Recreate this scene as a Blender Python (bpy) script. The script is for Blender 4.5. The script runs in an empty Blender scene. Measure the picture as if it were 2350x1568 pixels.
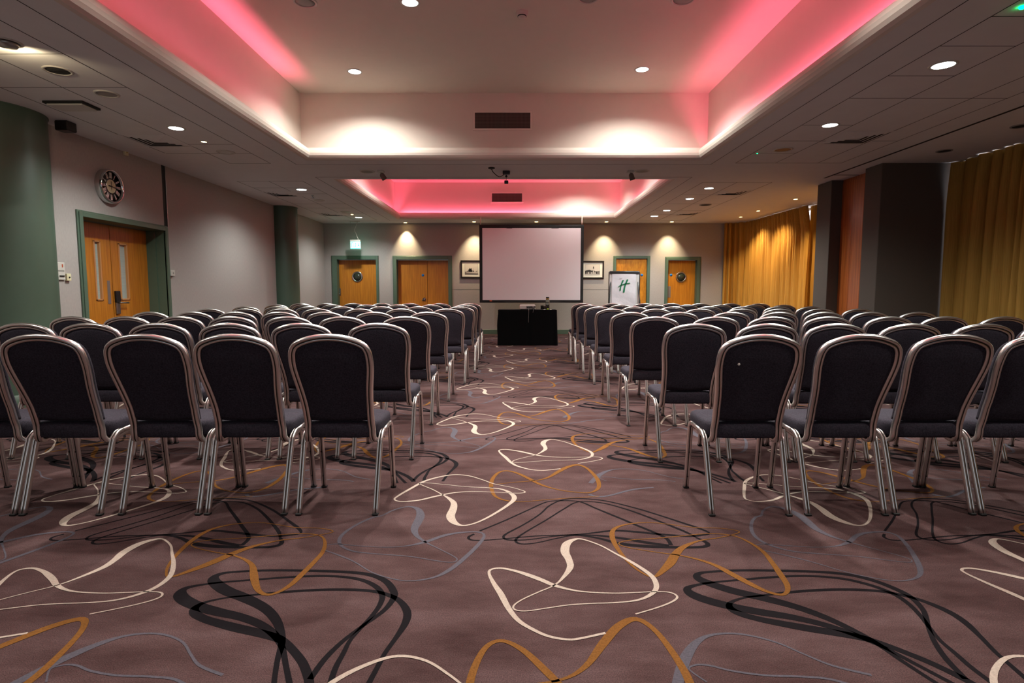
import bpy, math, random
from mathutils import Vector, Matrix
random.seed(7)
C = bpy.context.scene.collection
PI = math.pi
sc = bpy.context.scene
# ------------------------------------------------------------------ camera / survey helpers
F = 1305.6; T = math.radians(5.04); H = 1.15
cT, sT = math.cos(T), math.sin(T)
def ray(px, py):
    u = (px - 1175) / F; v = (py - 784) / F
    return Vector((u, cT - v * sT, -sT - v * cT))
def at_z(px, py, z):
    d = ray(px, py); s = (z - H) / d.z
    return Vector((d.x * s, d.y * s, z))
def at_y(px, py, Y):
    d = ray(px, py); s = Y / d.y
    return Vector((d.x * s, Y, H + d.z * s))
def at_x(px, py, X):
    d = ray(px, py); s = X / d.x
    return Vector((X, d.y * s, H + d.z * s))
cam = bpy.data.cameras.new('camera'); co = bpy.data.objects.new('camera', cam); C.objects.link(co)
co.location = (0, 0, H); co.rotation_euler = (PI / 2 - T, 0, 0)
cam.lens = 20.0; cam.sensor_width = 36; cam.sensor_fit = 'HORIZONTAL'; cam.clip_start = 0.05
sc.camera = co

# ------------------------------------------------------------------ materials
def lin(c):
    return tuple(((x / 255) / 12.92 if x / 255 <= 0.04045 else (((x / 255) + 0.055) / 1.055) ** 2.4) for x in c)
MATS = {}
def mat(name, rgb, rough=0.6, metal=0.0, emit=None, es=1.0, noise=0.0, nscale=30, bump=0.0, bscale=200, spec=0.5,
        stretch=(1, 1, 1), rgb2=None, trans=0.0, coat=0.0, alpha=None, detail=4):
    m = bpy.data.materials.new(name); m.use_nodes = True
    nt = m.node_tree; b = nt.nodes['Principled BSDF']
    c = lin(rgb) + (1,)
    b.inputs['Base Color'].default_value = c
    b.inputs['Roughness'].default_value = rough
    b.inputs['Metallic'].default_value = metal
    b.inputs['Specular IOR Level'].default_value = spec
    if trans: b.inputs['Transmission Weight'].default_value = trans
    if coat: b.inputs['Coat Weight'].default_value = coat; b.inputs['Coat Roughness'].default_value = 0.15
    if emit:
        b.inputs['Emission Color'].default_value = lin(emit) + (1,); b.inputs['Emission Strength'].default_value = es
    if noise or bump:
        tc = nt.nodes.new('ShaderNodeTexCoord'); mp = nt.nodes.new('ShaderNodeMapping')
        mp.inputs['Scale'].default_value = stretch
        nt.links.new(tc.outputs['Object'], mp.inputs['Vector'])
    if noise:
        n = nt.nodes.new('ShaderNodeTexNoise'); n.inputs['Scale'].default_value = nscale; n.inputs['Detail'].default_value = detail
        nt.links.new(mp.outputs['Vector'], n.inputs['Vector'])
        r = nt.nodes.new('ShaderNodeValToRGB')
        r.color_ramp.elements[0].position = 0.3; r.color_ramp.elements[1].position = 0.7
        if rgb2: d = lin(rgb2)
        else: d = tuple(x * (1 - noise) for x in c[:3])
        r.color_ramp.elements[0].color = d + (1,); r.color_ramp.elements[1].color = c
        nt.links.new(n.outputs['Fac'], r.inputs['Fac']); nt.links.new(r.outputs['Color'], b.inputs['Base Color'])
    if bump:
        n2 = nt.nodes.new('ShaderNodeTexNoise'); n2.inputs['Scale'].default_value = bscale; n2.inputs['Detail'].default_value = 3
        nt.links.new(mp.outputs['Vector'], n2.inputs['Vector'])
        bp = nt.nodes.new('ShaderNodeBump'); bp.inputs['Strength'].default_value = bump; bp.inputs['Distance'].default_value = 0.01
        nt.links.new(n2.outputs['Fac'], bp.inputs['Height']); nt.links.new(bp.outputs['Normal'], b.inputs['Normal'])
    MATS[name] = m
    return m
M = MATS
mat('wall_cloth', (174, 166, 162), 0.85, noise=0.10, nscale=90, bump=0.08, bscale=300, stretch=(1, 1, 0.25))
mat('ceiling_paint', (234, 233, 233), 0.8, noise=0.03, nscale=6)
mat('coffer_paint', (226, 216, 204), 0.75, noise=0.02, nscale=8)
mat('joint_dark', (45, 40, 38), 0.9)
mat('track_dark', (18, 16, 16), 0.7)
mat('green_paint', (84, 104, 88), 0.45, noise=0.06, nscale=20)
mat('column_green', (72, 90, 76), 0.42, noise=0.05, nscale=12)
mat('oak', (206, 132, 38), 0.38, noise=0.3, nscale=5, stretch=(9, 9, 0.5), rgb2=(178, 106, 26), coat=0.2)
mat('oak_figured', (214, 142, 40), 0.38, noise=0.3, nscale=4, stretch=(5, 5, 1.6), rgb2=(176, 104, 22), coat=0.2)
mat('oak_lip', (196, 136, 84), 0.4)
mat('cherry', (196, 108, 50), 0.3, noise=0.3, nscale=4, stretch=(8, 8, 0.35), rgb2=(160, 80, 34), coat=0.4)
mat('pier_paint', (88, 77, 70), 0.75, noise=0.06, nscale=60)
mat('chrome', (205, 205, 205), 0.12, 1.0)
mat('silver', (214, 210, 204), 0.25, 0.3)
mat('steel', (165, 162, 160), 0.35, 1.0)
mat('plate', (150, 140, 138), 0.4, 0.6)
mat('chair_metal', (228, 222, 218), 0.3, 1.0)
mat('groove', (70, 62, 56), 0.5, 0.6)
mat('fabric', (63, 58, 68), 0.92, noise=0.55, nscale=140, bump=0.25, bscale=420, spec=0.2)
mat('piping', (60, 58, 66), 0.9)
mat('rubber', (14, 14, 14), 0.6)
mat('black_cloth', (7, 7, 8), 0.95, noise=0.2, nscale=40, spec=0.15)
mat('black_metal', (16, 16, 17), 0.45)
mat('black_plastic', (20, 20, 22), 0.4)
mat('white_plastic', (205, 200, 192), 0.4)
mat('cream_plastic', (222, 214, 176), 0.45)
mat('grey_plastic', (150, 146, 140), 0.5)
mat('screen_cloth', (222, 214, 218), 0.9, noise=0.03, nscale=120)
mat('screen_border', (12, 12, 12), 0.7, bump=0.4, bscale=14)
mat('paper', (226, 224, 232), 0.9, noise=0.05, nscale=9, bump=0.7, bscale=7)
mat('mount', (226, 224, 214), 0.8)
mat('board', (206, 204, 204), 0.35)
mat('logo_green', (18, 118, 78), 0.8)
mat('sign_blue', (28, 118, 196), 0.5)
mat('glass_dark', (52, 58, 48), 0.1, spec=0.7)
mat('frosted_glass', (178, 190, 184), 0.25, noise=0.15, nscale=3, stretch=(1, 1, 60))
mat('clear_glass', (235, 240, 240), 0.03, trans=1.0)
mat('gold', (196, 160, 80), 0.3, 1.0)
mat('lime', (160, 190, 40), 0.5)
mat('picture_sky', (206, 198, 192), 0.6, noise=0.06, nscale=3)
mat('picture_dark', (44, 40, 40), 0.6)
mat('picture_mid', (112, 106, 104), 0.6)
mat('picture_light', (190, 184, 180), 0.6)
mat('frame_wood', (30, 22, 20), 0.35)
mat('clock_face', (40, 26, 28), 0.15, spec=0.8)
mat('clock_cream', (206, 196, 160), 0.5)
mat('curtain_gold', (196, 146, 58), 0.8, noise=0.2, nscale=9, stretch=(14, 14, 0.2), rgb2=(164, 118, 44))
mat('curtain_olive', (182, 140, 62), 0.82, noise=0.2, nscale=9, stretch=(14, 14, 0.2), rgb2=(160, 118, 46))
mat('grille', (112, 96, 88), 0.7)
mat('vent_dark', (24, 22, 20), 0.8)
mat('lens_white', (255, 255, 255), 0.5, emit=(246, 255, 248), es=14)
mat('lens_warm', (255, 240, 200), 0.5, emit=(255, 214, 140), es=16)
mat('lens_off', (178, 172, 160), 0.4)
mat('amber_disc', (178, 132, 84), 0.6)
mat('exit_glow', (220, 255, 244), 0.5, emit=(120, 255, 216), es=2.2)
mat('exit_mark', (40, 190, 150), 0.5, emit=(70, 230, 180), es=1.4)
mat('green_led', (0, 255, 120), 0.5, emit=(0, 255, 120), es=12)
mat('pink_led', (255, 90, 130), 0.5, emit=(255, 70, 110), es=6)
mat('daylight', (235, 242, 255), 0.5, emit=(225, 236, 255), es=1.6)
mat('orange_tag', (190, 84, 48), 0.6)

def carpet_mat():
    m = mat('carpet', (104, 76, 72), 0.95, spec=0.1)
    nt = m.node_tree; b = nt.nodes['Principled BSDF']
    tc = nt.nodes.new('ShaderNodeTexCoord')
    mp = nt.nodes.new('ShaderNodeMapping'); mp.inputs['Scale'].default_value = (0.9, 2.2, 1)
    nt.links.new(tc.outputs['Object'], mp.inputs['Vector'])
    n1 = nt.nodes.new('ShaderNodeTexNoise'); n1.inputs['Scale'].default_value = 2.2; n1.inputs['Detail'].default_value = 6; n1.inputs['Roughness'].default_value = 0.65
    nt.links.new(mp.outputs['Vector'], n1.inputs['Vector'])
    r1 = nt.nodes.new('ShaderNodeValToRGB'); e = r1.color_ramp.elements
    e[0].position = 0.3; e[0].color = lin((66, 46, 45)) + (1,)
    e[1].position = 0.72; e[1].color = lin((100, 79, 79)) + (1,)
    k = r1.color_ramp.elements.new(0.5); k.color = lin((84, 63, 62)) + (1,)
    nt.links.new(n1.outputs['Fac'], r1.inputs['Fac'])
    n2 = nt.nodes.new('ShaderNodeTexNoise'); n2.inputs['Scale'].default_value = 260; n2.inputs['Detail'].default_value = 2
    nt.links.new(tc.outputs['Object'], n2.inputs['Vector'])
    r2 = nt.nodes.new('ShaderNodeValToRGB'); r2.color_ramp.elements[0].position = 0.3; r2.color_ramp.elements[1].position = 0.7
    r2.color_ramp.elements[0].color = (0.6, 0.6, 0.6, 1); r2.color_ramp.elements[1].color = (1.25, 1.25, 1.25, 1)
    nt.links.new(n2.outputs['Fac'], r2.inputs['Fac'])
    mx = nt.nodes.new('ShaderNodeMix'); mx.data_type = 'RGBA'; mx.blend_type = 'MULTIPLY'; mx.inputs['Factor'].default_value = 1
    nt.links.new(r1.outputs['Color'], mx.inputs['A']); nt.links.new(r2.outputs['Color'], mx.inputs['B'])
    nt.links.new(mx.outputs['Result'], b.inputs['Base Color'])
    bp = nt.nodes.new('ShaderNodeBump'); bp.inputs['Strength'].default_value = 0.5; bp.inputs['Distance'].default_value = 0.004
    nt.links.new(n2.outputs['Fac'], bp.inputs['Height']); nt.links.new(bp.outputs['Normal'], b.inputs['Normal'])
carpet_mat()
mat('yarn_cream', (188, 172, 158), 0.95, noise=0.25, nscale=160, spec=0.1)
mat('yarn_ochre', (130, 87, 42), 0.95, noise=0.35, nscale=160, spec=0.1)
mat('yarn_blue', (92, 88, 96), 0.95, noise=0.3, nscale=160, spec=0.1)
mat('yarn_black', (26, 22, 25), 0.95, noise=0.3, nscale=160, spec=0.1)

# ------------------------------------------------------------------ mesh builder
class MB:
    def __init__(s): s.v = []; s.f = []; s.m = []; s.sm = []
    def add(s, vs, fs, mi=0, smooth=False):
        o = len(s.v); s.v += [tuple(p) for p in vs]
        for f in fs: s.f.append(tuple(o + i for i in f)); s.m.append(mi); s.sm.append(smooth)
    def box(s, a, b, mi=0, bev=0.0):
        x0, x1 = sorted((a[0], b[0])); y0, y1 = sorted((a[1], b[1])); z0, z1 = sorted((a[2], b[2]))
        if bev <= 0:
            s.add([(x0, y0, z0), (x1, y0, z0), (x1, y1, z0), (x0, y1, z0), (x0, y0, z1), (x1, y0, z1), (x1, y1, z1), (x0, y1, z1)],
                  [(0, 3, 2, 1), (4, 5, 6, 7), (0, 1, 5, 4), (1, 2, 6, 5), (2, 3, 7, 6), (3, 0, 4, 7)], mi)
            return
        bev = min(bev, (x1 - x0) / 2.01, (y1 - y0) / 2.01, (z1 - z0) / 2.01)
        cx, cy, cz = (x0 + x1) / 2, (y0 + y1) / 2, (z0 + z1) / 2
        hx, hy, hz = (x1 - x0) / 2, (y1 - y0) / 2, (z1 - z0) / 2
        vs = []; idx = {}
        for sx in (-1, 1):
            for sy in (-1, 1):
                for sz in (-1, 1):
                    for ax in range(3):
                        h = [hx - bev, hy - bev, hz - bev]; h[ax] += bev
                        idx[(sx, sy, sz, ax)] = len(vs); vs.append((cx + sx * h[0], cy + sy * h[1], cz + sz * h[2]))
        fs = []
        def order(ids):
            c = sum((Vector(vs[i]) for i in ids), Vector()) / len(ids); n = (c - Vector((cx, cy, cz))).normalized()
            t = (Vector(vs[ids[0]]) - c).normalized(); b_ = n.cross(t)
            return tuple(sorted(ids, key=lambda i: math.atan2((Vector(vs[i]) - c).dot(b_), (Vector(vs[i]) - c).dot(t))))
        for ax in range(3):
            for sg in (-1, 1):
                ids = [idx[k] for k in idx if k[3] == ax and k[ax] == sg]; fs.append(order(ids))
        for ax in range(3):
            o = [i for i in range(3) if i != ax]
            for s1 in (-1, 1):
                for s2 in (-1, 1):
                    ids = [idx[k] for k in idx if k[o[0]] == s1 and k[o[1]] == s2 and k[3] != ax]; fs.append(order(ids))
        for sx in (-1, 1):
            for sy in (-1, 1):
                for sz in (-1, 1): fs.append(order([idx[(sx, sy, sz, a)] for a in range(3)]))
        s.add(vs, fs, mi)
    def lathe(s, prof, c=(0, 0, 0), axis=(0, 0, 1), n=24, mi=0, smooth=True, caps=True, mis=None):
        ax = Vector(axis).normalized(); t = ax.orthogonal().normalized(); b = ax.cross(t); c = Vector(c)
        o = len(s.v)
        vs = []
        for r, h in prof:
            for i in range(n):
                a = 2 * PI * i / n
                vs.append(c + ax * h + (t * math.cos(a) + b * math.sin(a)) * r)
        s.v += [tuple(p) for p in vs]
        for k in range(len(prof) - 1):
            for i in range(n):
                j = (i + 1) % n
                s.f.append((o + k * n + i, o + k * n + j, o + (k + 1) * n + j, o + (k + 1) * n + i)); s.m.append(mis[k] if mis else mi); s.sm.append(smooth)
        if caps:
            if prof[0][0] > 1e-6: s.f.append(tuple(o + i for i in reversed(range(n)))); s.m.append(mi); s.sm.append(False)
            if prof[-1][0] > 1e-6: s.f.append(tuple(o + (len(prof) - 1) * n + i for i in range(n))); s.m.append(mis[-1] if mis else mi); s.sm.append(False)
    def sweep(s, path, prof, N, mi=0, caps=True, smooth=True, mis=None, closed=False):
        path = [Vector(p) for p in path]; n = len(prof); o = len(s.v); k = len(path)
        N = Vector(N).normalized()
        for i, p in enumerate(path):
            a = path[i - 1] if (i > 0 or closed) else p; b = path[(i + 1) % k] if (i < k - 1 or closed) else p
            t = (b - a).normalized()
            N = (N - t * N.dot(t)).normalized(); B = t.cross(N)
            for q in prof: s.v.append(tuple(p + N * q[0] + B * q[1]))
        for i in range(k if closed else k - 1):
            i2 = (i + 1) % k
            for j in range(n):
                j2 = (j + 1) % n
                s.f.append((o + i * n + j, o + i * n + j2, o + i2 * n + j2, o + i2 * n + j)); s.m.append(mis[j] if mis else mi); s.sm.append(smooth)
        if caps and not closed:
            s.f.append(tuple(o + j for j in reversed(range(n)))); s.m.append(mi); s.sm.append(False)
            s.f.append(tuple(o + (k - 1) * n + j for j in range(n))); s.m.append(mi); s.sm.append(False)
    def tube(s, path, r, n=8, mi=0, smooth=True):
        s.sweep(path, [(r * math.cos(2 * PI * i / n), r * math.sin(2 * PI * i / n)) for i in range(n)],
                (Vector(path[1]) - Vector(path[0])).orthogonal(), mi, smooth=smooth)
    def prism(s, pts, d, mi=0):
        n = len(pts); d = Vector(d); vs = [Vector(p) for p in pts] + [Vector(p) + d for p in pts]
        fs = [tuple(range(n)), tuple(reversed(range(n, 2 * n)))] + [(i, n + i, n + (i + 1) % n, (i + 1) % n) for i in range(n)]
        s.add(vs, fs, mi)
    def build(s, name, mats, parent=None, recalc=True, org=None):
        me = bpy.data.meshes.new(name)
        v = s.v
        if org is not None: v = [(p[0] - org[0], p[1] - org[1], p[2] - org[2]) for p in v]
        me.from_pydata(v, [], s.f)
        if not isinstance(mats, (list, tuple)): mats = [mats]
        for m in mats: me.materials.append(M[m])
        for p, mi, sm in zip(me.polygons, s.m, s.sm): p.material_index = mi; p.use_smooth = sm
        if recalc:
            import bmesh
            bm = bmesh.new(); bm.from_mesh(me); bmesh.ops.recalc_face_normals(bm, faces=bm.faces); bm.to_mesh(me); bm.free()
        o = bpy.data.objects.new(name, me); C.objects.link(o)
        if parent is not None: o.parent = parent
        if org is not None: o.location = org
        return o
def tag(o, label=None, cat=None, group=None, kind=None):
    if label: o['label'] = label
    if cat: o['category'] = cat
    if group: o['group'] = group
    if kind: o['kind'] = kind
    return o
def thing(name, label, cat, loc=(0, 0, 0), group=None, kind=None):
    o = bpy.data.objects.new(name, None); C.objects.link(o); o.location = loc; o.empty_display_size = 0.1
    return tag(o, label, cat, group, kind)
def part(mb, name, mats, parent):
    """mesh given in world coordinates, parented to an unrotated empty"""
    l = parent.location
    w = parent
    off = Vector(w.location)
    while w.parent is not None: w = w.parent; off = off + Vector(w.location)
    mb.v = [(p[0] - off.x, p[1] - off.y, p[2] - off.z) for p in mb.v]
    return mb.build(name, mats, parent)
def copy_tree(o, parent=None):
    c = o.copy(); C.objects.link(c)
    if parent is not None: c.parent = parent
    for ch in KIDS.get(o.name, []): copy_tree(ch, c)
    return c
KIDS = {}
def struct(o, label=None, cat=None): return tag(o, label, cat, None, 'structure')
def smooth_path(pts, sub=8):
    pts = [Vector(p) for p in pts]; out = []
    n = len(pts)
    for i in range(n - 1):
        p0 = pts[max(i - 1, 0)]; p1 = pts[i]; p2 = pts[i + 1]; p3 = pts[min(i + 2, n - 1)]
        for k in range(sub):
            t = k / sub
            out.append(0.5 * ((2 * p1) + (p2 - p0) * t + (2 * p0 - 5 * p1 + 4 * p2 - p3) * t * t + (3 * p1 - p0 - 3 * p2 + p3) * t ** 3))
    out.append(pts[-1]); return out

# ------------------------------------------------------------------ room dimensions
XL, XR, YB, YF, ZC, ZU = -5.0, 6.45, 15.3, -3.0, 2.945, 3.87
# ------------------------------------------------------------------ floor with woven swirls
def fl(px, py): p = at_z(px, py, 0); return (p.x, p.y)
def zm(ox, oy, s, pts): return [fl(ox + x / s, oy + y / s) for x, y in pts]
STROKES = []   # (material slot, points, widths[m], closed)
def stroke(mi, ox, oy, s, data, closed=False):
    pts = []; ws = []
    for x, y, w in data:
        p = fl(ox + x / s, oy + y / s); pts.append(p)
        d = math.hypot(p[0], p[1]); ws.append((w / s) * math.hypot(d, H) / F * 1.15)
    STROKES.append((mi, pts, ws, closed))
S4 = 3.9167; S7 = 3.6154; S8 = 4.7
# cream, first motif
stroke(1, 1050, 1168, S4, [(1330, 1120, 22), (1100, 1170, 22), (980, 1178, 22), (820, 1150, 26), (680, 1090, 30), (550, 1010, 36), (460, 900, 42), (390, 770, 46), (330, 680, 34), (285, 590, 22), (300, 550, 20), (390, 537, 22), (520, 562, 30), (640, 600, 42), (760, 645, 42), (860, 688, 36), (1000, 727, 24), (1150, 750, 15), (1400, 762, 12), (1600, 756, 11), (1800, 748, 10), (1920, 758, 13), (1975, 795, 16), (1930, 838, 15), (1800, 890, 13), (1600, 950, 12)])
stroke(1, 1050, 1168, S4, [(870, 690, 13), (720, 755, 12), (580, 820, 12), (505, 875, 14), (520, 912, 13), (620, 922, 12), (800, 897, 12), (1000, 868, 12), (1200, 855, 12), (1400, 848, 13), (1600, 828, 18), (1720, 785, 28), (1785, 720, 36), (1770, 640, 38), (1700, 570, 34), (1560, 480, 28), (1420, 405, 19), (1280, 330, 15), (1120, 276, 17), (1040, 282, 34), (980, 320, 60), (966, 390, 64), (1000, 460, 52), (1012, 530, 48), (950, 620, 26)], True)
# cream, second motif
stroke(1, 850, 900, S7, [(1280, 827, 9), (1180, 795, 8), (1030, 765, 8), (930, 730, 10), (820, 698, 12), (700, 688, 14), (580, 705, 18), (450, 742, 22), (340, 800, 22), (240, 858, 18), (200, 893, 12), (260, 911, 16), (400, 900, 20), (540, 868, 22), (680, 840, 16), (830, 828, 11), (1000, 832, 8), (1180, 841, 8), (1260, 840, 9)], True)
stroke(1, 850, 900, S7, [(600, 855, 12), (520, 812, 9), (430, 775, 8), (408, 760, 8), (480, 757, 7), (620, 770, 7), (800, 788, 8), (1000, 798, 12), (1110, 815, 20), (1180, 855, 34), (1190, 895, 34), (1120, 955, 24), (980, 1040, 20), (860, 1093, 16), (760, 1110, 20), (690, 1080, 50), (665, 1030, 60), (688, 970, 52), (690, 920, 40), (645, 880, 24)], True)
# black, wide motif
stroke(4, 1050, 1168, S4, [(150, 228, 18), (100, 255, 22), (120, 280, 18), (220, 285, 14), (400, 272, 14), (700, 246, 15), (1000, 236, 16), (1180, 222, 18), (1400, 198, 26), (1600, 208, 30), (1800, 228, 30), (2060, 246, 28), (2200, 238, 20), (2262, 220, 16), (2180, 180, 26), (2000, 120, 24), (1800, 55, 20), (1600, -5, 20), (1330, -70, 16), (1100, -92, 14), (950, -80, 14), (830, -30, 14), (740, 50, 14), (600, 140, 15), (440, 225, 18), (415, 262, 20), (470, 282, 18), (640, 278, 14), (850, 250, 14), (1060, 235, 16), (1300, 245, 26), (1500, 270, 36), (1700, 305, 40), (1900, 330, 30)])
stroke(4, 1050, 1168, S4, [(200, 200, 16), (430, 105, 16), (650, 5, 14), (800, -60, 14), (940, -72, 14), (1100, -62, 16), (1250, 0, 20), (1470, 90, 24), (1600, 145, 26), (1770, 215, 28), (1880, 270, 28), (1920, 330, 30)])
stroke(4, 1050, 1168, S4, [(2140, 255, 18), (2040, 205, 26), (1880, 140, 24), (1700, 70, 22), (1500, 0, 20), (1280, -55, 16), (1080, -60, 14), (960, 0, 14), (800, 100, 14), (620, 205, 15), (530, 270, 20), (535, 305, 20), (600, 318, 15), (720, 305, 14), (900, 265, 14), (1060, 240, 18), (1250, 262, 26), (1450, 312, 40), (1650, 335, 46), (1900, 345, 40), (2100, 348, 34), (2230, 338, 34), (2245, 312, 34), (2190, 280, 26), (2140, 258, 16)])
# black, large motif
stroke(4, 400, 1168, S4, [(1215, 1580, 60), (1200, 1500, 60), (1150, 1380, 58), (1060, 1265, 56), (980, 1195, 62), (900, 1155, 70), (750, 1115, 76), (560, 1072, 78), (400, 1030, 70), (270, 990, 62), (185, 940, 60), (190, 890, 50), (280, 842, 28), (460, 802, 18), (650, 782, 20), (900, 757, 26), (1200, 735, 30), (1500, 727, 32), (1750, 738, 34), (1900, 768, 38), (2020, 825, 44), (2090, 920, 56), (2080, 1020, 54), (2000, 1150, 38), (1900, 1290, 34), (1840, 1400, 36), (1750, 1567, 40)])
stroke(4, 400, 1168, S4, [(890, 1640, 35), (905, 1500, 34), (930, 1350, 36), (965, 1220, 46), (955, 1100, 52), (900, 980, 64), (800, 885, 72), (640, 805, 82), (480, 742, 84), (385, 682, 78), (350, 632, 66), (400, 592, 40), (520, 570, 26), (800, 556, 28), (1100, 556, 30), (1500, 567, 34), (1750, 592, 40), (1900, 652, 48), (1970, 742, 52), (1970, 805, 46), (1900, 900, 38), (1800, 980, 34), (1650, 1085, 30), (1500, 1205, 36), (1350, 1355, 42), (1220, 1535, 42)])
stroke(4, 400, 1168, S4, [(1050, 1640, 40), (1005, 1420, 36), (970, 1250, 40), (900, 1135, 56), (780, 1045, 62), (600, 975, 70), (400, 930, 80), (220, 880, 84), (95, 822, 84), (52, 770, 76), (90, 722, 48), (200, 692, 28), (400, 665, 22), (700, 640, 22), (1100, 612, 26), (1400, 606, 26), (1650, 632, 32), (1800, 692, 40), (1868, 772, 42), (1850, 860, 38), (1780, 960, 34), (1680, 1070, 30), (1580, 1185, 30), (1520, 1300, 36), (1450, 1430, 40), (1395, 1590, 40)])
# ochre
stroke(2, 1400, 1168, S4, [(400, 612, 22), (340, 605, 16), (220, 530, 20), (120, 430, 28), (50, 330, 36), (18, 245, 38), (40, 182, 30), (150, 142, 16), (350, 125, 8), (560, 145, 7), (760, 170, 7), (950, 175, 7), (1100, 190, 8), (1160, 215, 8), (1000, 258, 10), (800, 290, 16), (660, 345, 40), (590, 410, 60), (540, 490, 66), (450, 580, 38)], True)
stroke(2, 1400, 1168, S4, [(80, 310, 7), (200, 282, 8), (450, 265, 8), (700, 240, 8), (900, 225, 10), (1100, 242, 13), (1250, 302, 22), (1380, 392, 30), (1460, 490, 36), (1530, 590, 42), (1590, 685, 38), (1590, 750, 28), (1530, 775, 26), (1400, 742, 34), (1250, 672, 48), (1100, 592, 52), (950, 512, 36), (800, 460, 24), (620, 420, 15), (400, 390, 9), (150, 347, 7)], True)
stroke(2, 850, 900, S7, [(1000, 800, 30), (1010, 730, 28), (1060, 672, 22), (1130, 655, 18), (1220, 675, 24), (1320, 722, 30), (1420, 772, 24), (1560, 812, 14), (1700, 832, 12), (1820, 836, 14), (1890, 800, 26), (1890, 740, 30), (1850, 682, 26), (1790, 630, 22), (1720, 606, 26), (1640, 622, 34), (1560, 662, 34), (1480, 708, 22), (1380, 735, 12), (1200, 750, 8), (1030, 768, 7)])
stroke(2, 850, 900, S7, [(1000, 790, 28), (1030, 860, 24), (1110, 898, 18), (1250, 912, 9), (1500, 892, 7), (1750, 876, 7), (1900, 868, 7)])
# blue grey
stroke(3, 600, 980, S8, [(1300, 958, 22), (1400, 910, 20), (1500, 877, 20), (1600, 862, 26), (1690, 890, 50), (1715, 960, 75), (1680, 1040, 78), (1650, 1110, 64), (1680, 1180, 40), (1770, 1245, 22), (1900, 1310, 13), (2050, 1385, 12), (2110, 1430, 12), (2060, 1462, 12), (1900, 1448, 12), (1600, 1400, 12), (1250, 1372, 13), (1000, 1345, 18), (870, 1290, 26), (840, 1220, 32), (900, 1140, 32), (1050, 1045, 28), (1200, 980, 24)], True)
stroke(3, 700, 1168, S4, [(200, 325, 9), (300, 318, 10), (450, 332, 10), (700, 347, 10), (900, 337, 14), (1080, 300, 34), (1250, 242, 34), (1400, 215, 22), (1550, 210, 18), (1610, 238, 20), (1570, 310, 30), (1450, 430, 36), (1300, 550, 38), (1150, 620, 22), (950, 650, 12), (780, 630, 10), (600, 572, 10), (450, 482, 12), (300, 417, 14), (150, 365, 10)])
stroke(3, 1400, 1168, S4, [(590, 1640, 70), (610, 1560, 70), (640, 1450, 74), (690, 1320, 72), (770, 1210, 50), (880, 1145, 26), (1050, 1122, 18), (1250, 1140, 18), (1500, 1205, 16), (1750, 1312, 16), (2000, 1412, 20), (2350, 1497, 22)])
stroke(3, 1400, 1168, S4, [(870, 1560, 12), (740, 1472, 13), (710, 1432, 14), (780, 1405, 16), (900, 1412, 18), (1100, 1460, 18), (1400, 1500, 18), (1700, 1510, 18), (1950, 1530, 20), (2150, 1580, 22)])
stroke(3, 850, 900, S7, [(1815, 850, 26), (1890, 870, 22), (2000, 856, 20), (2170, 812, 22), (2350, 792, 16)])
PX, PY = 1.95, 1.785
ZS = {1: 0.0016, 2: 0.0013, 3: 0.0010, 4: 0.0007}
def build_floor():
    mb = MB()
    mb.add([(XL - 0.3, YF, 0), (XR, YF, 0), (XR, YB + 0.3, 0), (XL - 0.3, YB + 0.3, 0)], [(0, 1, 2, 3)], 0)
    ribs = []
    for mi, pts, ws, closed in STROKES:
        P = [Vector((p[0], p[1], w)) for p, w in zip(pts, ws)]
        if closed:
            n = len(P); out = []
            for i in range(n):
                p0, p1, p2, p3 = P[i - 1], P[i], P[(i + 1) % n], P[(i + 2) % n]
                for k in range(5):
                    t = k / 5
                    out.append(0.5 * ((2 * p1) + (p2 - p0) * t + (2 * p0 - 5 * p1 + 4 * p2 - p3) * t * t + (3 * p1 - p0 - 3 * p2 + p3) * t ** 3))
        else: out = smooth_path(P, 5)
        n = len(out); L = []; R = []
        for i, p in enumerate(out):
            a = out[i - 1] if (closed or i > 0) else p; b = out[(i + 1) % n] if (closed or i < n - 1) else p
            t = Vector((b.x - a.x, b.y - a.y)); t.normalize()
            w = max(p.z, 0.006) * 0.5
            L.append((p.x - t.y * w, p.y + t.x * w)); R.append((p.x + t.y * w, p.y - t.x * w))
        ribs.append((mi, L, R, closed))
    for j in range(-3, 4):
        for k in range(-2, 9):
            for mi, L, R, closed in ribs:
                dx, dy = j * PX, k * PY; z = ZS[mi]
                xs = [p[0] + dx for p in L]; ys = [p[1] + dy for p in L]
                if min(xs) < XL + 0.02 or max(xs) > 6.1 or min(ys) < YF or max(ys) > YB - 0.05: continue
                n = len(L); vs = [(a[0] + dx, a[1] + dy, z) for a in L] + [(a[0] + dx, a[1] + dy, z) for a in R]
                fs = [(i, n + i, n + (i + 1) % n, (i + 1) % n) for i in range(n if closed else n - 1)]
                mb.add(vs, fs, mi)
    o = mb.build('floor', ['carpet', 'yarn_cream', 'yarn_ochre', 'yarn_blue', 'yarn_black'], recalc=False)
    struct(o)
    for p in o.data.polygons:
        if p.normal.z < 0: p.flip()
build_floor()

# ------------------------------------------------------------------ walls
def wall_cells(mb, us, vs, holes, fn, mi=0):
    us = sorted(set(us + [h[0] for h in holes] + [h[1] for h in holes])); vs = sorted(set(vs + [h[2] for h in holes] + [h[3] for h in holes]))
    for i in range(len(us) - 1):
        for j in range(len(vs) - 1):
            cu, cv = (us[i] + us[i + 1]) / 2, (vs[j] + vs[j + 1]) / 2
            if any(h[0] < cu < h[1] and h[2] < cv < h[3] for h in holes): continue
            mb.add([fn(us[i], vs[j]), fn(us[i + 1], vs[j]), fn(us[i + 1], vs[j + 1]), fn(us[i], vs[j + 1])], [(0, 1, 2, 3)], mi)
def bx(px, py): return at_y(px, py, YB)
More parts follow.
